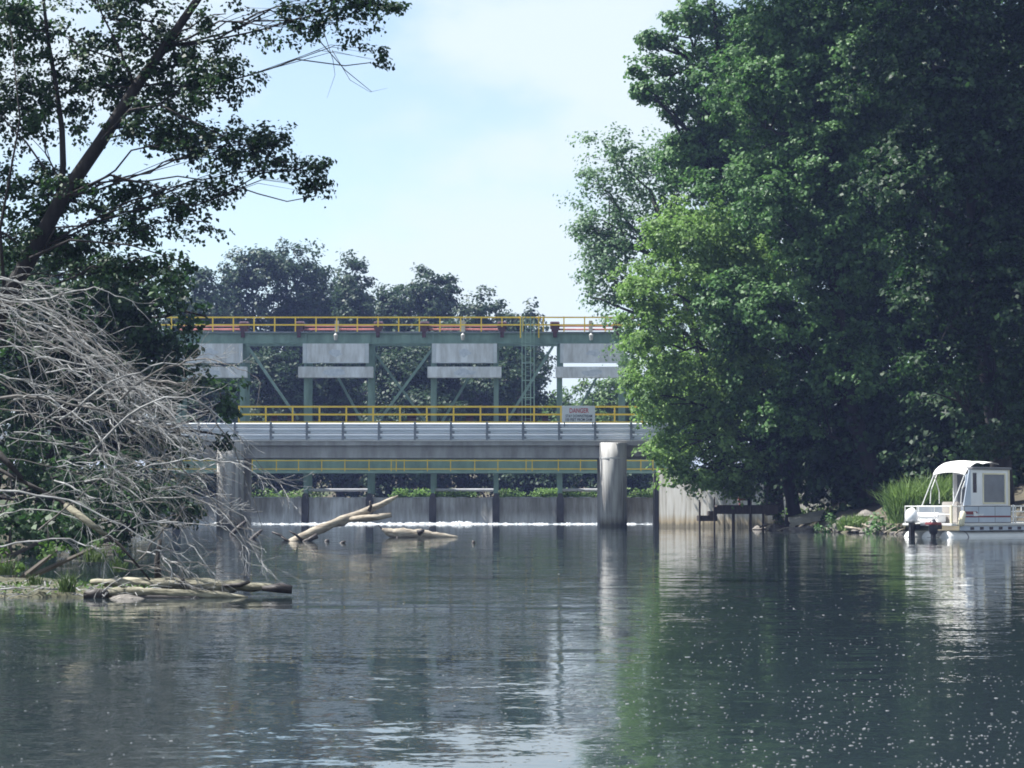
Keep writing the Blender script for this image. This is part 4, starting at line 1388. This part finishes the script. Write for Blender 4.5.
def twig(mb, p, d, length, r, level):
    n = max(4, int(length / 0.09))
    pts, rad = [p.copy()], [r]
    step = length / n
    curl = Vector(rng.normal(0, 0.05, 3))
    for i in range(n):
        d = (d + Vector(rng.normal(0, 0.17, 3)) + curl + Vector((0.015, 0, -0.035))).normalized()
        p = p + d * step
        pts.append(p.copy()); rad.append(max(0.0022, r * (1 - 0.8 * (i + 1) / n)))
    mb.tube(pts, rad, 4 if level > 1 else 5)
    if level < 3:
        kids = rng.integers(1, 4) if level == 1 else rng.integers(0, 2)
        for _ in range(kids):
            i = rng.integers(max(1, n // 4), n)
            dd = (pts[i] - pts[i - 1]).normalized()
            side = Vector(rng.normal(0, 1, 3)); side.y *= 0.6
            twig(mb, pts[i], (dd + side * 0.36).normalized(), length * rng.uniform(0.35, 0.6), max(0.003, rad[i] * 0.65), level + 1)


def contour(x):
    pts = [(-60, 258), (0, 268), (60, 288), (110, 335), (150, 372), (190, 395), (225, 440), (245, 490), (262, 530), (280, 545)]
    for (a, b_), (c, d_) in zip(pts, pts[1:]):
        if x <= c:
            return b_ + (d_ - b_) * (x - a) / (c - a)
    return 545


def main_branch(p0, p1, p2, p3, r0, twigs, tl=(0.35, 0.9)):
    mb = MB()
    pts = bez(Vector(p0), Vector(p1), Vector(p2), Vector(p3), 18)
    wob = Vector((0, 0, 0))
    for i in range(1, len(pts)):
        wob = wob * 0.75 + Vector(rng.normal(0, 0.019, 3))
        pts[i] = pts[i] + wob
    rad = [r0 * (1 - 0.82 * (i / 17)) for i in range(18)]
    mb.tube(pts, rad, 6)
    for _ in range(twigs):
        i = int(rng.integers(3, 17))
        dd = (pts[i] - pts[i - 1]).normalized()
        side = Vector(rng.normal(0, 1, 3)); side.y *= 0.7
        twig(mb, pts[i], (dd + side * 0.42).normalized(), rng.uniform(*tl), max(0.004, rad[i] * 0.6), 1)
    mb.build('branch', M['deadwood'] if rng.random() < 0.72 else M['deadwood_dark'], dead)


# heroes read from the photograph: (points px), depth, radius
HERO = [([(20, 300), (75, 298), (110, 270), (152, 322)], 31.6, 0.020), ([(60, 420), (140, 345), (215, 352), (238, 375)], 31.4, 0.020),
        ([(120, 400), (185, 335), (250, 365), (262, 385)], 31.2, 0.018), ([(90, 455), (170, 355), (215, 395), (282, 500)], 31.0, 0.022),
        ([(140, 470), (215, 440), (260, 480), (310, 487)], 31.0, 0.018), ([(150, 380), (205, 380), (235, 440), (262, 532)], 31.3, 0.022),
        ([(-20, 400), (90, 380), (180, 440), (258, 560)], 31.5, 0.030), ([(150, 520), (210, 520), (240, 520), (246, 558)], 30.9, 0.014),
        ([(-30, 545), (60, 530), (105, 530), (116, 583)], 31.2, 0.020), ([(-40, 280), (30, 262), (70, 300), (115, 345)], 32.0, 0.020),
        ([(200, 470), (240, 445), (275, 470), (282, 498)], 31.2, 0.012), ([(-40, 490), (40, 500), (140, 500), (206, 592)], 31.3, 0.026)]
for P_, Y_, r_ in HERO:
    q = [at(a, b_, Y_ + dd) for (a, b_), dd in zip(P_, (0.5, 0.1, 0.0, -0.1))]
    main_branch(*q, r_ * 0.8, 7, (0.2, 0.55))
for i in range(96):
    kind = i % 8
    if kind < 3:          # long arcs that follow the outer outline, drooping at the tip
        x3 = rng.uniform(40, 250); off = abs(rng.normal(0, 1)) * 40
        x0 = rng.uniform(-90, x3 - 90)
        y3 = contour(x3) + off
        y0 = max(contour(x0) + off * rng.uniform(0.5, 1.5), y3 - rng.uniform(30, 200))
        a1, a2 = rng.uniform(0.2, 0.4), rng.uniform(0.55, 0.8)
        P1 = (x0 + (x3 - x0) * a1, y0 + (y3 - y0) * a1 - rng.uniform(5, 45))
        P2 = (x0 + (x3 - x0) * a2, y0 + (y3 - y0) * a2 - rng.uniform(5, 45))
    elif kind < 6:        # steep drooping branches inside the fan
        x0 = rng.uniform(-60, 170); y0 = contour(x0) + rng.uniform(15, 200)
        L_ = rng.uniform(70, 190); an = R(rng.uniform(12, 62))
        x3, y3 = x0 + L_ * math.cos(an), y0 + L_ * math.sin(an)
        P1 = (x0 + L_ * 0.4, y0 - rng.uniform(-10, 35)); P2 = (x3 - L_ * 0.15, y3 - L_ * rng.uniform(0.15, 0.45))
    else:                 # shorter crossing branches
        x0 = rng.uniform(-50, 150); y0 = rng.uniform(max(330, contour(x0) + 40), 570)
        L_ = rng.uniform(50, 130); an = R(rng.uniform(-40, 30))
        x3, y3 = x0 + L_ * math.cos(an), y0 + L_ * math.sin(an)
        P1 = (x0 + L_ * 0.35, y0 - rng.uniform(-15, 30)); P2 = (x3 - L_ * 0.2, y3 - rng.uniform(-10, 35))
    lift = abs(rng.normal(0, 1)) * 30 - 6
    y3 = max(min(y3, 588), contour(x3) + lift)
    y0 = max(y0, contour(x0) + lift)
    x3 = min(x3, 262)
    P1 = (P1[0], max(P1[1], contour(P1[0]) + lift)); P2 = (P2[0], max(P2[1], contour(P2[0]) + lift))
    dep = rng.uniform(31.3, 34.8)
    main_branch(at(x0, y0, dep + 0.5), at(*P1, dep + 0.25), at(*P2, dep), at(x3, y3, dep - 0.2), rng.uniform(0.006, 0.015), int(rng.integers(4, 8)), (0.25, 0.8))
# trunk and a few thick limbs low in the tangle
MB().tube([at(-130, 545, 34), at(-60, 470, 33.6), at(-25, 440, 33.3), at(0, 455, 33), at(22, 478, 32.8)], [0.16, 0.13, 0.08, 0.05, 0.03], 10, jit=0.06).build('trunk', M['bark'], dead, smooth=True)
MB().tube([at(-80, 500, 33.6), at(0, 470, 33), at(60, 500, 32.6), at(120, 545, 32.2), at(150, 580, 32)], [0.032, 0.03, 0.026, 0.02, 0.012], 9, jit=0.06).build('limb', M['bark'], dead, smooth=True)
MB().tube([at(158, 583, 32.2), at(157, 560, 32.3), at(160, 540, 32.4)], [0.05, 0.04, 0.03], 8, jit=0.1).build('limb', M['bark'], dead, smooth=True)
MB().tube([at(66, 505, 32.4), at(85, 520, 32.2), at(105, 535, 32.1)], [0.045, 0.05, 0.03], 9, jit=0.08).build('broken_limb', M['mossy'], dead, smooth=True)

# ------------------------------------------------------------------ left trees
rng = np.random.default_rng(91)
YM = 40.0
LT = px_lobes([(t[0], t[1], t[2], t[3], t[4] + (0.55 if t[0] < 215 else 0.1)) + tuple(t[5:]) for t in [
    (25, 25, 60, 45, 40.5), (105, 15, 70, 40, 40), (25, 110, 60, 50, 41), (100, 85, 55, 42, 40.6), (168, 58, 55, 36, 40), (215, 82, 42, 32, 39.6),
    (228, 15, 40, 28, 39.5, 0.8), (285, 28, 40, 24, 39.3, 0.8), (335, 28, 30, 18, 39.2, 0.7), (375, 55, 14, 14, 39.1, 0.8), (392, 8, 18, 9, 39.1, 0.8), (345, 2, 40, 14, 39.2, 0.8),
    (155, 135, 60, 32, 40), (215, 150, 48, 26, 39.6), (262, 158, 32, 20, 39.4), (305, 178, 24, 13, 39.2), (318, 168, 14, 10, 39.1), (312, 192, 10, 8, 39.1), (275, 140, 26, 14, 39.3),
    (110, 185, 58, 28, 40.2), (178, 205, 46, 18, 39.8, 0.8), (215, 190, 30, 14, 39.6, 0.7), (205, 232, 18, 7, 39.5, 0.7), (35, 195, 55, 42, 41), (128, 232, 46, 18, 40, 0.8), (50, 250, 66, 28, 41),
    (150, 100, 40, 26, 41, 0.7), (60, -40, 90, 40, 41), (190, -40, 90, 35, 40), (300, -45, 60, 30, 39.5), (-50, 60, 70, 90, 41.5), (-60, 200, 70, 80, 42), (180, 262, 20, 6, 39.6, 0.8), (115, 268, 40, 12, 40)]])
tp = [at(-70, 560, 42), at(-40, 420, 41.6), at(5, 300, 41.2), at(30, 258, 41), at(62, 198, 40.8), at(102, 140, 40.5), at(135, 88, 40.3), at(165, 46, 40.2), at(197, 0, 40), at(240, -70, 39.8)]
tr = [0.24, 0.19, 0.15, 0.14, 0.125, 0.11, 0.095, 0.08, 0.068, 0.04]
root = thing('leaning_maple', 'dark leaning tree with an open leafy crown overhanging the river at left', 'tree', at(-70, 560, 42))
q, per = crown(rng, LT, dens=11.5, rc=0.22, nl=30, ls=0.080, flat=0.6, fill=0.65, gap=0.36, aspect=0.8)
mb = MB().tube(tp, tr, 11, jit=0.06)
t2 = [at(60, 200, 40.9), at(63, 165, 41), at(62, 130, 41), at(56, 85, 41.1), at(48, 40, 41.2), at(40, -30, 41.3)]
mb.tube(t2, [0.06, 0.056, 0.05, 0.042, 0.035, 0.02], 8, jit=0.06)
for pts, r_ in (([(102, 140), (130, 110), (160, 105), (210, 130), (255, 150), (310, 175)], 0.05), ([(165, 46), (215, 40), (270, 10), (310, 30), (345, 70), (372, 92)], 0.035),
                ([(62, 198), (110, 175), (170, 190), (215, 232)], 0.045), ([(30, 258), (70, 240), (130, 245), (185, 262)], 0.05), ([(240, -70), (300, -30), (340, 10), (385, 5)], 0.04),
                ([(135, 88), (120, 50), (100, 10), (90, -30)], 0.05), ([(5, 300), (0, 230), (20, 120), (10, 20)], 0.06), ([(320, 20), (333, 60), (335, 75), (327, 98)], 0.012), ([(332, 50), (350, 80), (370, 92), (388, 88)], 0.010)):
    mb.tube([at(a, b_, 40.2 - 0.25 * i * (1 if pts[-1][0] > 150 else 0)) for i, (a, b_) in enumerate(pts)], [0.6 * r_ * (1 - 0.8 * i / (len(pts) - 1)) for i in range(len(pts))], 7, jit=0.05)
limbs(mb, rng, tp, tr, LT, per, 0.020, 6, 5)
mb.build('trunk', M['bark'], root, smooth=True)
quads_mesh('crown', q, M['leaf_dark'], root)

# darker trees further along the left bank
YN = 66.0
LN = px_lobes([(60, 295, 85, 38, 66), (135, 285, 55, 26, 65), (175, 268, 20, 7, 64.5, 0.6), (150, 325, 36, 34, 66), (70, 345, 85, 45, 67), (200, 318, 16, 14, 66, 0.35), (130, 375, 70, 45, 67),
               (40, 420, 80, 55, 68), (185, 390, 30, 30, 67, 0.5), (-40, 330, 80, 80, 68), (222, 405, 18, 26, 67, 0.6), (150, 440, 45, 30, 68, 0.6), (232, 440, 14, 12, 67, 0.5)])
tp = [at(40, 560, 69), at(50, 470, 69), at(70, 400, 68.5), at(90, 340, 68), at(110, 300, 67.5)]
tree('shaded_maple', 'dark dense tree behind the dead branches on the left bank', 'tree', at(40, 545, 69), tp, [0.4, 0.32, 0.26, 0.2, 0.1], LN, M['leaf_dark'], M['bark'], 92,
     dens=3.0, rc=0.42, nl=34, ls=0.17, flat=0.6, gap=0.15, limb_r=0.08, twigs=5)
LN2 = px_lobes([(-10, 470, 70, 50, 58, 0.9), (60, 500, 55, 36, 60, 0.9), (125, 500, 45, 32, 62, 0.8), (-60, 400, 70, 70, 58), (170, 500, 30, 26, 64, 0.6), (90, 470, 60, 34, 62, 0.7), (30, 530, 50, 22, 56, 0.7)])
tree('bank_thicket', 'low dark leafy tree at the foot of the left bank behind the twigs', 'tree', at(-20, 548, 60), [at(-20, 552, 60), at(-10, 500, 60), at(0, 450, 59)], [0.15, 0.12, 0.06], LN2, M['leaf_dark'], M['bark'], 93,
     dens=3.0, rc=0.36, nl=30, ls=0.14, limb_r=0.05, twigs=4)
for i, (spots, Y_, lab) in enumerate((([(10, 530, 40, 18), (60, 532, 40, 16), (-40, 525, 40, 24)], 48, 'dark low bush at the waterline behind the mud bar'),
        ([(100, 522, 34, 16), (150, 520, 30, 14), (60, 515, 40, 20)], 66, 'dark bush along the left bank under the fallen branches'),
        ([(150, 505, 26, 18), (120, 500, 34, 22), (185, 508, 16, 10)], 92, 'dark bush on the left bank just before the left bridge pier'))):
    leafy('bank_bush', lab, 'bush', spots, Y_, M['leaf_dark'], 95 + i, ls=0.16, dens=2.6, rc=0.40, nl=34, group='bushes on the left bank')
# bank trees beyond the left end of the bridge
for i, (px_, top, Y_, w, lab) in enumerate(((112, 262, 128.5, 58, 'tall dark tree at the left end of the bridge'), (30, 240, 150, 90, 'broad dark tree far up the left bank behind the dead branches'), (190, 330, 165, 40, 'lower tree beyond the left end of the dam'))):
    b = at(px_, 500, Y_)
    lob = px_lobes([(px_, top + 55, w * 0.7, 55, Y_), (px_ - w * 0.4, top + 110, w * 0.7, 60, Y_ + 1), (px_ + w * 0.35, top + 115, w * 0.6, 55, Y_ - 1), (px_, top + 175, w * 0.8, 60, Y_)])
    tree('left_bank_tree', lab, 'tree', (b.x, Y_, 2.0), [(b.x, Y_, 0.5), (b.x + 0.2, Y_, b.z + 4), (b.x, Y_, at(px_, top + 60, Y_).z)], [0.4, 0.3, 0.1], lob, M['leaf_far'], M['bark_far'], 100 + i,
         dens=1.3, rc=0.75, nl=36, ls=0.30, limb_r=0.15, twigs=4)

# ------------------------------------------------------------------ right trees
KW = dict(dens=1.15, rc=0.52, nl=46, ls=0.21, flat=0.6, fill=0.2, sub=8)
L1 = px_lobes([(628, 168, 36, 36, 129), (610, 222, 32, 34, 129), (598, 270, 24, 30, 128.5, 0.8), (592, 298, 14, 18, 128, 0.5), (642, 250, 42, 46, 130), (622, 300, 26, 24, 128.5, 0.7), (652, 330, 42, 54, 130), (668, 205, 42, 60, 131),
               (640, 355, 14, 22, 128.5, 0.6), (670, 400, 30, 50, 131), (588, 240, 16, 24, 128.5, 0.7), (606, 250, 26, 40, 128.8, 0.8), (596, 190, 18, 20, 129, 0.7), (606, 150, 22, 16, 129, 0.8)])
tree('silver_maple', 'pale green tree leaning toward the dam at the left edge of the right bank trees', 'tree', at(735, 500, 131.5),
     [at(735, 505, 131.5), at(722, 430, 131.3), at(700, 350, 131), at(675, 260, 130.5), at(650, 190, 130)], [0.42, 0.36, 0.28, 0.2, 0.1], L1, M['leaf_pale'], M['bark_far'], 201, limb_r=0.12, gap=0.22, **{**KW, 'dens': 1.0, 'sub': 0, 'rc': 0.78, 'nl': 52, 'fill': 0.35, 'ls': 0.19})
L2 = px_lobes([(690, 35, 40, 34, 120), (662, 72, 26, 16, 119), (645, 92, 15, 8, 118.5, 0.9), (705, 105, 46, 46, 120), (745, 55, 45, 50, 121), (725, 180, 50, 60, 121), (705, -45, 55, 50, 120), (655, 45, 12, 10, 119, 0.8), (690, 165, 30, 40, 120), (668, 110, 16, 20, 119.5, 0.7), (760, 250, 50, 70, 122), (770, -60, 60, 60, 121)])
tree('tall_cottonwood', 'tallest tree whose ragged tip stands against the sky at the right', 'tree', at(775, 505, 121),
     [at(775, 515, 121), at(768, 420, 121), at(755, 300, 121), at(738, 180, 121), at(720, 80, 120.5), at(712, -20, 120)], [0.5, 0.42, 0.35, 0.27, 0.17, 0.06], L2, M['leaf_right'], M['bark'], 202, limb_r=0.13, gap=0.22, **KW)
L3 = px_lobes([(668, 268, 48, 40, 112), (652, 335, 34, 38, 111), (695, 345, 55, 58, 113), (662, 400, 34, 40, 111), (695, 430, 46, 46, 112), (712, 470, 34, 30, 111.5, 0.8), (725, 295, 55, 65, 114), (745, 400, 46, 66, 114), (690, 478, 20, 22, 110.5, 0.7),
               (705, 235, 46, 34, 113), (642, 300, 22, 26, 110.5, 0.8), (672, 455, 24, 28, 110.5, 0.7), (740, 468, 24, 24, 112, 0.8), (720, 486, 24, 15, 112, 0.9), (742, 492, 12, 10, 112.5, 0.7)])
tree('boxelder', 'bright yellow green tree drooping over the bridge end and dock', 'tree', at(790, 510, 114),
     [at(795, 515, 114), at(782, 450, 114), at(760, 380, 113.8), at(735, 320, 113.5), at(705, 280, 113)], [0.32, 0.28, 0.22, 0.15, 0.08], L3, M['leaf_bright'], M['bark'], 203, limb_r=0.10, gap=0.1, **{**KW, 'ls': 0.19, 'dens': 1.3})
L4 = px_lobes([(765, 125, 62, 70, 109), (805, 55, 75, 70, 109), (790, 225, 70, 74, 109), (832, 150, 75, 85, 108), (805, 325, 66, 66, 109), (868, 250, 70, 80, 108), (862, 85, 75, 80, 108), (845, 370, 50, 50, 109), (782, 415, 46, 50, 110, 0.8), (810, -60, 110, 70, 109), (740, 330, 40, 60, 110)])
tree('spreading_maple', 'broad dark green maple filling the middle of the right bank', 'tree', at(880, 505, 110),
     [at(885, 530, 110), at(872, 470, 110), at(848, 400, 110), at(835, 280, 109.5), at(828, 160, 109), at(822, 20, 109)], [0.5, 0.42, 0.36, 0.3, 0.2, 0.08], L4, M['leaf_right'], M['bark'], 204, limb_r=0.14, **KW)
L5 = px_lobes([(930, 65, 80, 80, 96), (985, 165, 75, 85, 96), (912, 190, 50, 62, 95), (962, 285, 70, 70, 97), (1010, 365, 64, 70, 97), (1045, 80, 85, 105, 97), (1050, 250, 80, 95, 97), (918, 300, 36, 44, 96, 0.8), (1000, -65, 120, 75, 97), (905, -40, 85, 60, 96), (940, 385, 40, 40, 97, 0.6), (1005, 440, 44, 34, 97), (790, -190, 90, 60, 97), (850, -150, 90, 70, 96), (910, -190, 90, 70, 96), (760, -130, 60, 40, 97), (960, -230, 100, 80, 96)])  # final lobes, unseen above the view, are added to shade this crown
tree('shadowy_maple', 'nearest dark tree hanging over the pontoon boat at the right edge', 'tree', at(1005, 505, 101),
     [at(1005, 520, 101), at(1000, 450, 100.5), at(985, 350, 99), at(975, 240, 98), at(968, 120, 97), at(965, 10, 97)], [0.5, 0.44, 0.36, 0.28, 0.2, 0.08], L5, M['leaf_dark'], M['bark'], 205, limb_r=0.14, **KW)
# understorey and trees behind
for i, (spots, Y_, lab, b) in enumerate((
        ([(830, 440, 60, 50), (890, 430, 60, 60), (860, 490, 50, 30)], 112, 'dark undergrowth tree behind the grass clump', (860, 112)),
        ([(960, 430, 60, 60), (1020, 450, 60, 60), (930, 470, 40, 36), (990, 490, 50, 30)], 106, 'dark leafy tree directly behind the pontoon boat', (975, 106)),
        ([(790, 455, 34, 40), (765, 470, 24, 24)], 118, 'small dark tree behind the timber dock', (790, 118)),
        ([(900, 330, 90, 90), (990, 330, 80, 90), (930, 440, 110, 70), (850, 300, 60, 100)], 124, 'deep shaded tree at the back of the right bank wood', (930, 124)),
        ([(760, 380, 60, 80), (800, 480, 70, 40), (720, 420, 30, 50)], 130, 'shaded tree behind the abutment wall', (790, 133)),
        ([(1060, 150, 120, 160), (1080, 330, 100, 140), (1000, 60, 100, 100)], 116, 'tall shaded tree at the far right behind the nearest tree', (1060, 116)),
        ([(850, 100, 120, 120), (930, 180, 110, 130), (780, 150, 80, 110), (860, -40, 120, 80)], 128, 'tall hidden tree closing the gaps at the back of the wood', (860, 128)))):
    lob = px_lobes([s + (Y_,) for s in spots])
    bp_ = at(b[0], 500, b[1])
    top = max(l[2] for l in lob)
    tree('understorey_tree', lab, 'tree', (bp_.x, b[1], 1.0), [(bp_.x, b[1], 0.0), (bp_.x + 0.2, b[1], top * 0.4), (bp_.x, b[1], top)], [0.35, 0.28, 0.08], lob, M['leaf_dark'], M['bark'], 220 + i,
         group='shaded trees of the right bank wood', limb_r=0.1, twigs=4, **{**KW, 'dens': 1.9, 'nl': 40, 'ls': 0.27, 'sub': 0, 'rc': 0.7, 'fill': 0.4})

# ------------------------------------------------------------------ trees beyond the dam
BG = [(205, 275, 225, 34, 'dusky tree top just right of the dark left bank leaves'), (240, 264, 232, 32, 'far tree left of the highest far crown'), (285, 254, 235, 44, 'highest and broadest far tree beyond the dam'), (322, 292, 240, 24, 'low far tree in the dip right of the highest crown'),
      (362, 268, 230, 24, 'slender open far tree standing apart against the sky'), (412, 277, 240, 30, 'round topped far tree right of the slender one'), (446, 286, 236, 28, 'far tree in the middle of the falling tree line'),
      (482, 296, 232, 28, 'far tree near the right end of the tree line'), (512, 308, 238, 22, 'last low far tree before the sky gap'),
      (340, 300, 243, 20, 'low far tree filling the dip left of the slender one'), (388, 292, 244, 20, 'low far tree right behind the slender one'), (430, 298, 246, 20, 'low far tree between the round topped one and its right neighbour')]
for i, (px_, top, Y_, w, lab) in enumerate(BG):
    b = at(px_, 500, Y_)
    r_ = np.random.default_rng(300 + i)
    h = 500 - top
    lob = []
    for k in range(9):
        t = k / 8
        y_ = top + 22 + t * (h - 70)
        ww = w * 1.2 * (0.45 + 0.5 * math.sin(math.pi * min(1, 0.25 + t * 0.7)))
        lob.append((px_ + r_.normal(0, w * 0.35), y_ + r_.normal(0, 5), ww * r_.uniform(0.6, 0.9), r_.uniform(18, 30), Y_ + r_.uniform(-2, 2)))
    lob = px_lobes(lob)
    tree('far_tree', lab, 'tree', (b.x, Y_, 2.4), [(b.x, Y_, 1.0), (b.x + 0.3, Y_, 9), (b.x, Y_, at(px_, top + 40, Y_).z)], [0.5, 0.38, 0.12], lob, M['leaf_far'], M['bark_far'], 310 + i,
         group='trees beyond the dam', limb_r=0.2, twigs=5, dens=1.05, rc=0.95, nl=40, ls=0.36, flat=0.6, fill=0.4, gap=0.12)
# lower, nearer trees seen through the dam frame
NR = [(210, 360, 200, 44, 'leaf_far', 'dark tree seen behind the leftmost gate bay'), (275, 352, 196, 42, 'leaf_far', 'dark tree seen behind the left diagonal brace'), (340, 348, 198, 40, 'leaf_far', 'dark tree seen below the second gate panel'),
      (400, 346, 195, 42, 'leaf_far', 'dark tree seen through the crossed braces'), (460, 346, 198, 40, 'leaf_far', 'dark tree seen below the third gate panel'), (518, 352, 196, 32, 'leaf_far', 'dark tree with sky gaps behind the ladder'),
      (552, 398, 215, 22, 'leaf_farlit', 'small bright tree behind the danger sign'), (592, 386, 212, 24, 'leaf_farlit', 'bright green tree right of the danger sign'), (630, 366, 210, 28, 'leaf_farlit', 'bright far tree partly hidden by the right bank leaves'), (680, 350, 205, 36, 'leaf_farlit', 'bright tree behind the right end of the dam'),
      (540, 440, 193, 36, 'leaf_far', 'low dark bush under the lower girder below the danger sign'), (612, 440, 192, 38, 'leaf_far', 'low dark bush behind the right bridge pier')]
for i, (px_, top, Y_, w, lm, lab) in enumerate(NR):
    b = at(px_, 500, Y_)
    r_ = np.random.default_rng(400 + i)
    lob = []
    for k in range(8):
        t = k / 7
        y_ = top + 16 + t * (482 - top - 16)
        lob.append((px_ + r_.normal(0, w * 0.3), y_, w * r_.uniform(0.6, 0.95), r_.uniform(16, 26), Y_ + r_.uniform(-2, 2)))
    lob = px_lobes(lob)
    tree('reservoir_tree', lab, 'tree', (b.x, Y_, 2.2), [(b.x, Y_, 1.0), (b.x + 0.2, Y_, 6), (b.x, Y_, at(px_, top + 30, Y_).z)], [0.4, 0.3, 0.1], lob, M[lm], M['bark_far'], 410 + i,
         group='trees on the far reservoir bank', limb_r=0.15, twigs=4, dens=1.2 if lm == 'leaf_far' else 1.3, rc=0.8, nl=38, ls=0.30, flat=0.6, gap=0.35 if px_ == 518 else 0.05)

# ------------------------------------------------------------------ foam flecks drifting on the water
rng = np.random.default_rng(500)
Q = []
for _ in range(5600):
    py_ = 560 + 208 * rng.random() ** 0.7
    px_ = rng.uniform(0, 1024)
    wgt = 1.0 if px_ > 720 else (0.75 if px_ > 600 else 0.16)
    wgt *= 0.12 + 0.88 * (0.5 + 0.5 * math.sin(px_ * 0.021 + py_ * 0.09) * math.sin(px_ * 0.009 - py_ * 0.05))
    if rng.random() > wgt:
        continue
    Y_ = F * CAM_H / (py_ - 505)
    x = (px_ - 512) * Y_ / F
    s = rng.uniform(0.0013, 0.0038) * (2.0 if rng.random() < 0.08 else 1) * (0.8 + Y_ / 40)
    k = 7
    a0 = rng.uniform(0, 6)
    Q.append(((x, Y_), s, a0))
mb = MB()
for (x, y), s, a0 in Q:
    k = 6
    sx_ = s * 1.7
    top = [(x + 0.6 * sx_ * math.cos(a0 + t * 1.047), y + 0.6 * s * math.sin(a0 + t * 1.047), 0.003 + s * 0.04) for t in range(k)]
    bot = [(x + sx_ * (1 + 0.25 * math.sin(t * 2.1 + a0)) * math.cos(a0 + t * 1.047), y + s * math.sin(a0 + t * 1.047), 0.001) for t in range(k)]
    mb.add(bot + top, [tuple(range(k, 2 * k))] + [(i, (i + 1) % k, k + (i + 1) % k, k + i) for i in range(k)])
o = mb.build('foam_flecks', M['fleck'], None)
tag(o, kind='stuff')

# ------------------------------------------------------------------ sky, sun, camera
SUN_EL, SUN_AZ = R(56), R(-79)       # azimuth from +Y toward +X: -74 deg = left, slightly ahead
sd = Vector((math.sin(SUN_AZ) * math.cos(SUN_EL), math.cos(SUN_AZ) * math.cos(SUN_EL), math.sin(SUN_EL)))
sun = bpy.data.lights.new('sun', 'SUN')
sun.energy = 5.0
sun.angle = R(0.53)
sun.color = (1.0, 0.985, 0.95)
so = bpy.data.objects.new('sun', sun)
COL.objects.link(so)
so.rotation_euler = (-sd).to_track_quat('-Z', 'Y').to_euler()
so.location = (-60, 40, 90)

w = bpy.data.worlds.new('World')
scene.world = w
w.use_nodes = True
nt = w.node_tree
nt.nodes.clear()
wo = N(nt, 'ShaderNodeOutputWorld')
bg = N(nt, 'ShaderNodeBackground')
bg.inputs['Strength'].default_value = 0.08
sky = N(nt, 'ShaderNodeTexSky', sky_type='NISHITA')
sky.sun_disc = False
sky.sun_elevation = SUN_EL
sky.sun_rotation = SUN_AZ
sky.air_density = 1.0
sky.dust_density = 0.4
sky.ozone_density = 1.5
# soft cumulus on the sky
tc = N(nt, 'ShaderNodeTexCoord')
mp = N(nt, 'ShaderNodeMapping'); mp.inputs['Scale'].default_value = (7, 7, 13); mp.inputs['Location'].default_value = (1.3, 0.0, 0.45)
nt.links.new(tc.outputs['Generated'], mp.inputs[0])
cn = N(nt, 'ShaderNodeTexNoise'); cn.inputs['Scale'].default_value = 1.0; cn.inputs['Detail'].default_value = 7; cn.inputs['Roughness'].default_value = 0.52
nt.links.new(mp.outputs[0], cn.inputs['Vector'])
cr = N(nt, 'ShaderNodeMapRange'); cr.interpolation_type = 'SMOOTHSTEP'
cr.inputs['From Min'].default_value = 0.40; cr.inputs['From Max'].default_value = 0.60
cr.inputs['To Min'].default_value = 0.25; cr.inputs['To Max'].default_value = 0.92
nt.links.new(cn.outputs['Fac'], cr.inputs['Value'])
mx = N(nt, 'ShaderNodeMix', data_type='RGBA')
nt.links.new(cr.outputs[0], mx.inputs[0])
nt.links.new(sky.outputs[0], mx.inputs[6])
mx.inputs[7].default_value = (4.45, 5.05, 5.4, 1)
nt.links.new(mx.outputs[2], bg.inputs['Color'])
nt.links.new(bg.outputs[0], wo.inputs[0])

cam = bpy.data.cameras.new('camera')
cam.sensor_width = 36.0
cam.lens = 36.0 * F / 1024.0
cam.clip_start = 0.5
cam.clip_end = 4000
co = bpy.data.objects.new('camera', cam)
COL.objects.link(co)
co.location = (0, 0, CAM_H)
co.rotation_euler = (R(90) + PITCH, 0, 0)
scene.camera = co

vs_ = scene.view_settings
vs_.view_transform = 'Standard'
vs_.look = 'None'
vs_.gamma = 1
vs_.exposure = 1.3
scene.render.engine = 'CYCLES'
cy = scene.cycles
cy.use_denoising = True
cy.max_bounces = 6
cy.diffuse_bounces = 3
cy.glossy_bounces = 3
cy.transmission_bounces = 3
cy.transparent_max_bounces = 4
cy.volume_bounces = 0
cy.filter_width = 1.8
cy.sample_clamp_indirect = 6
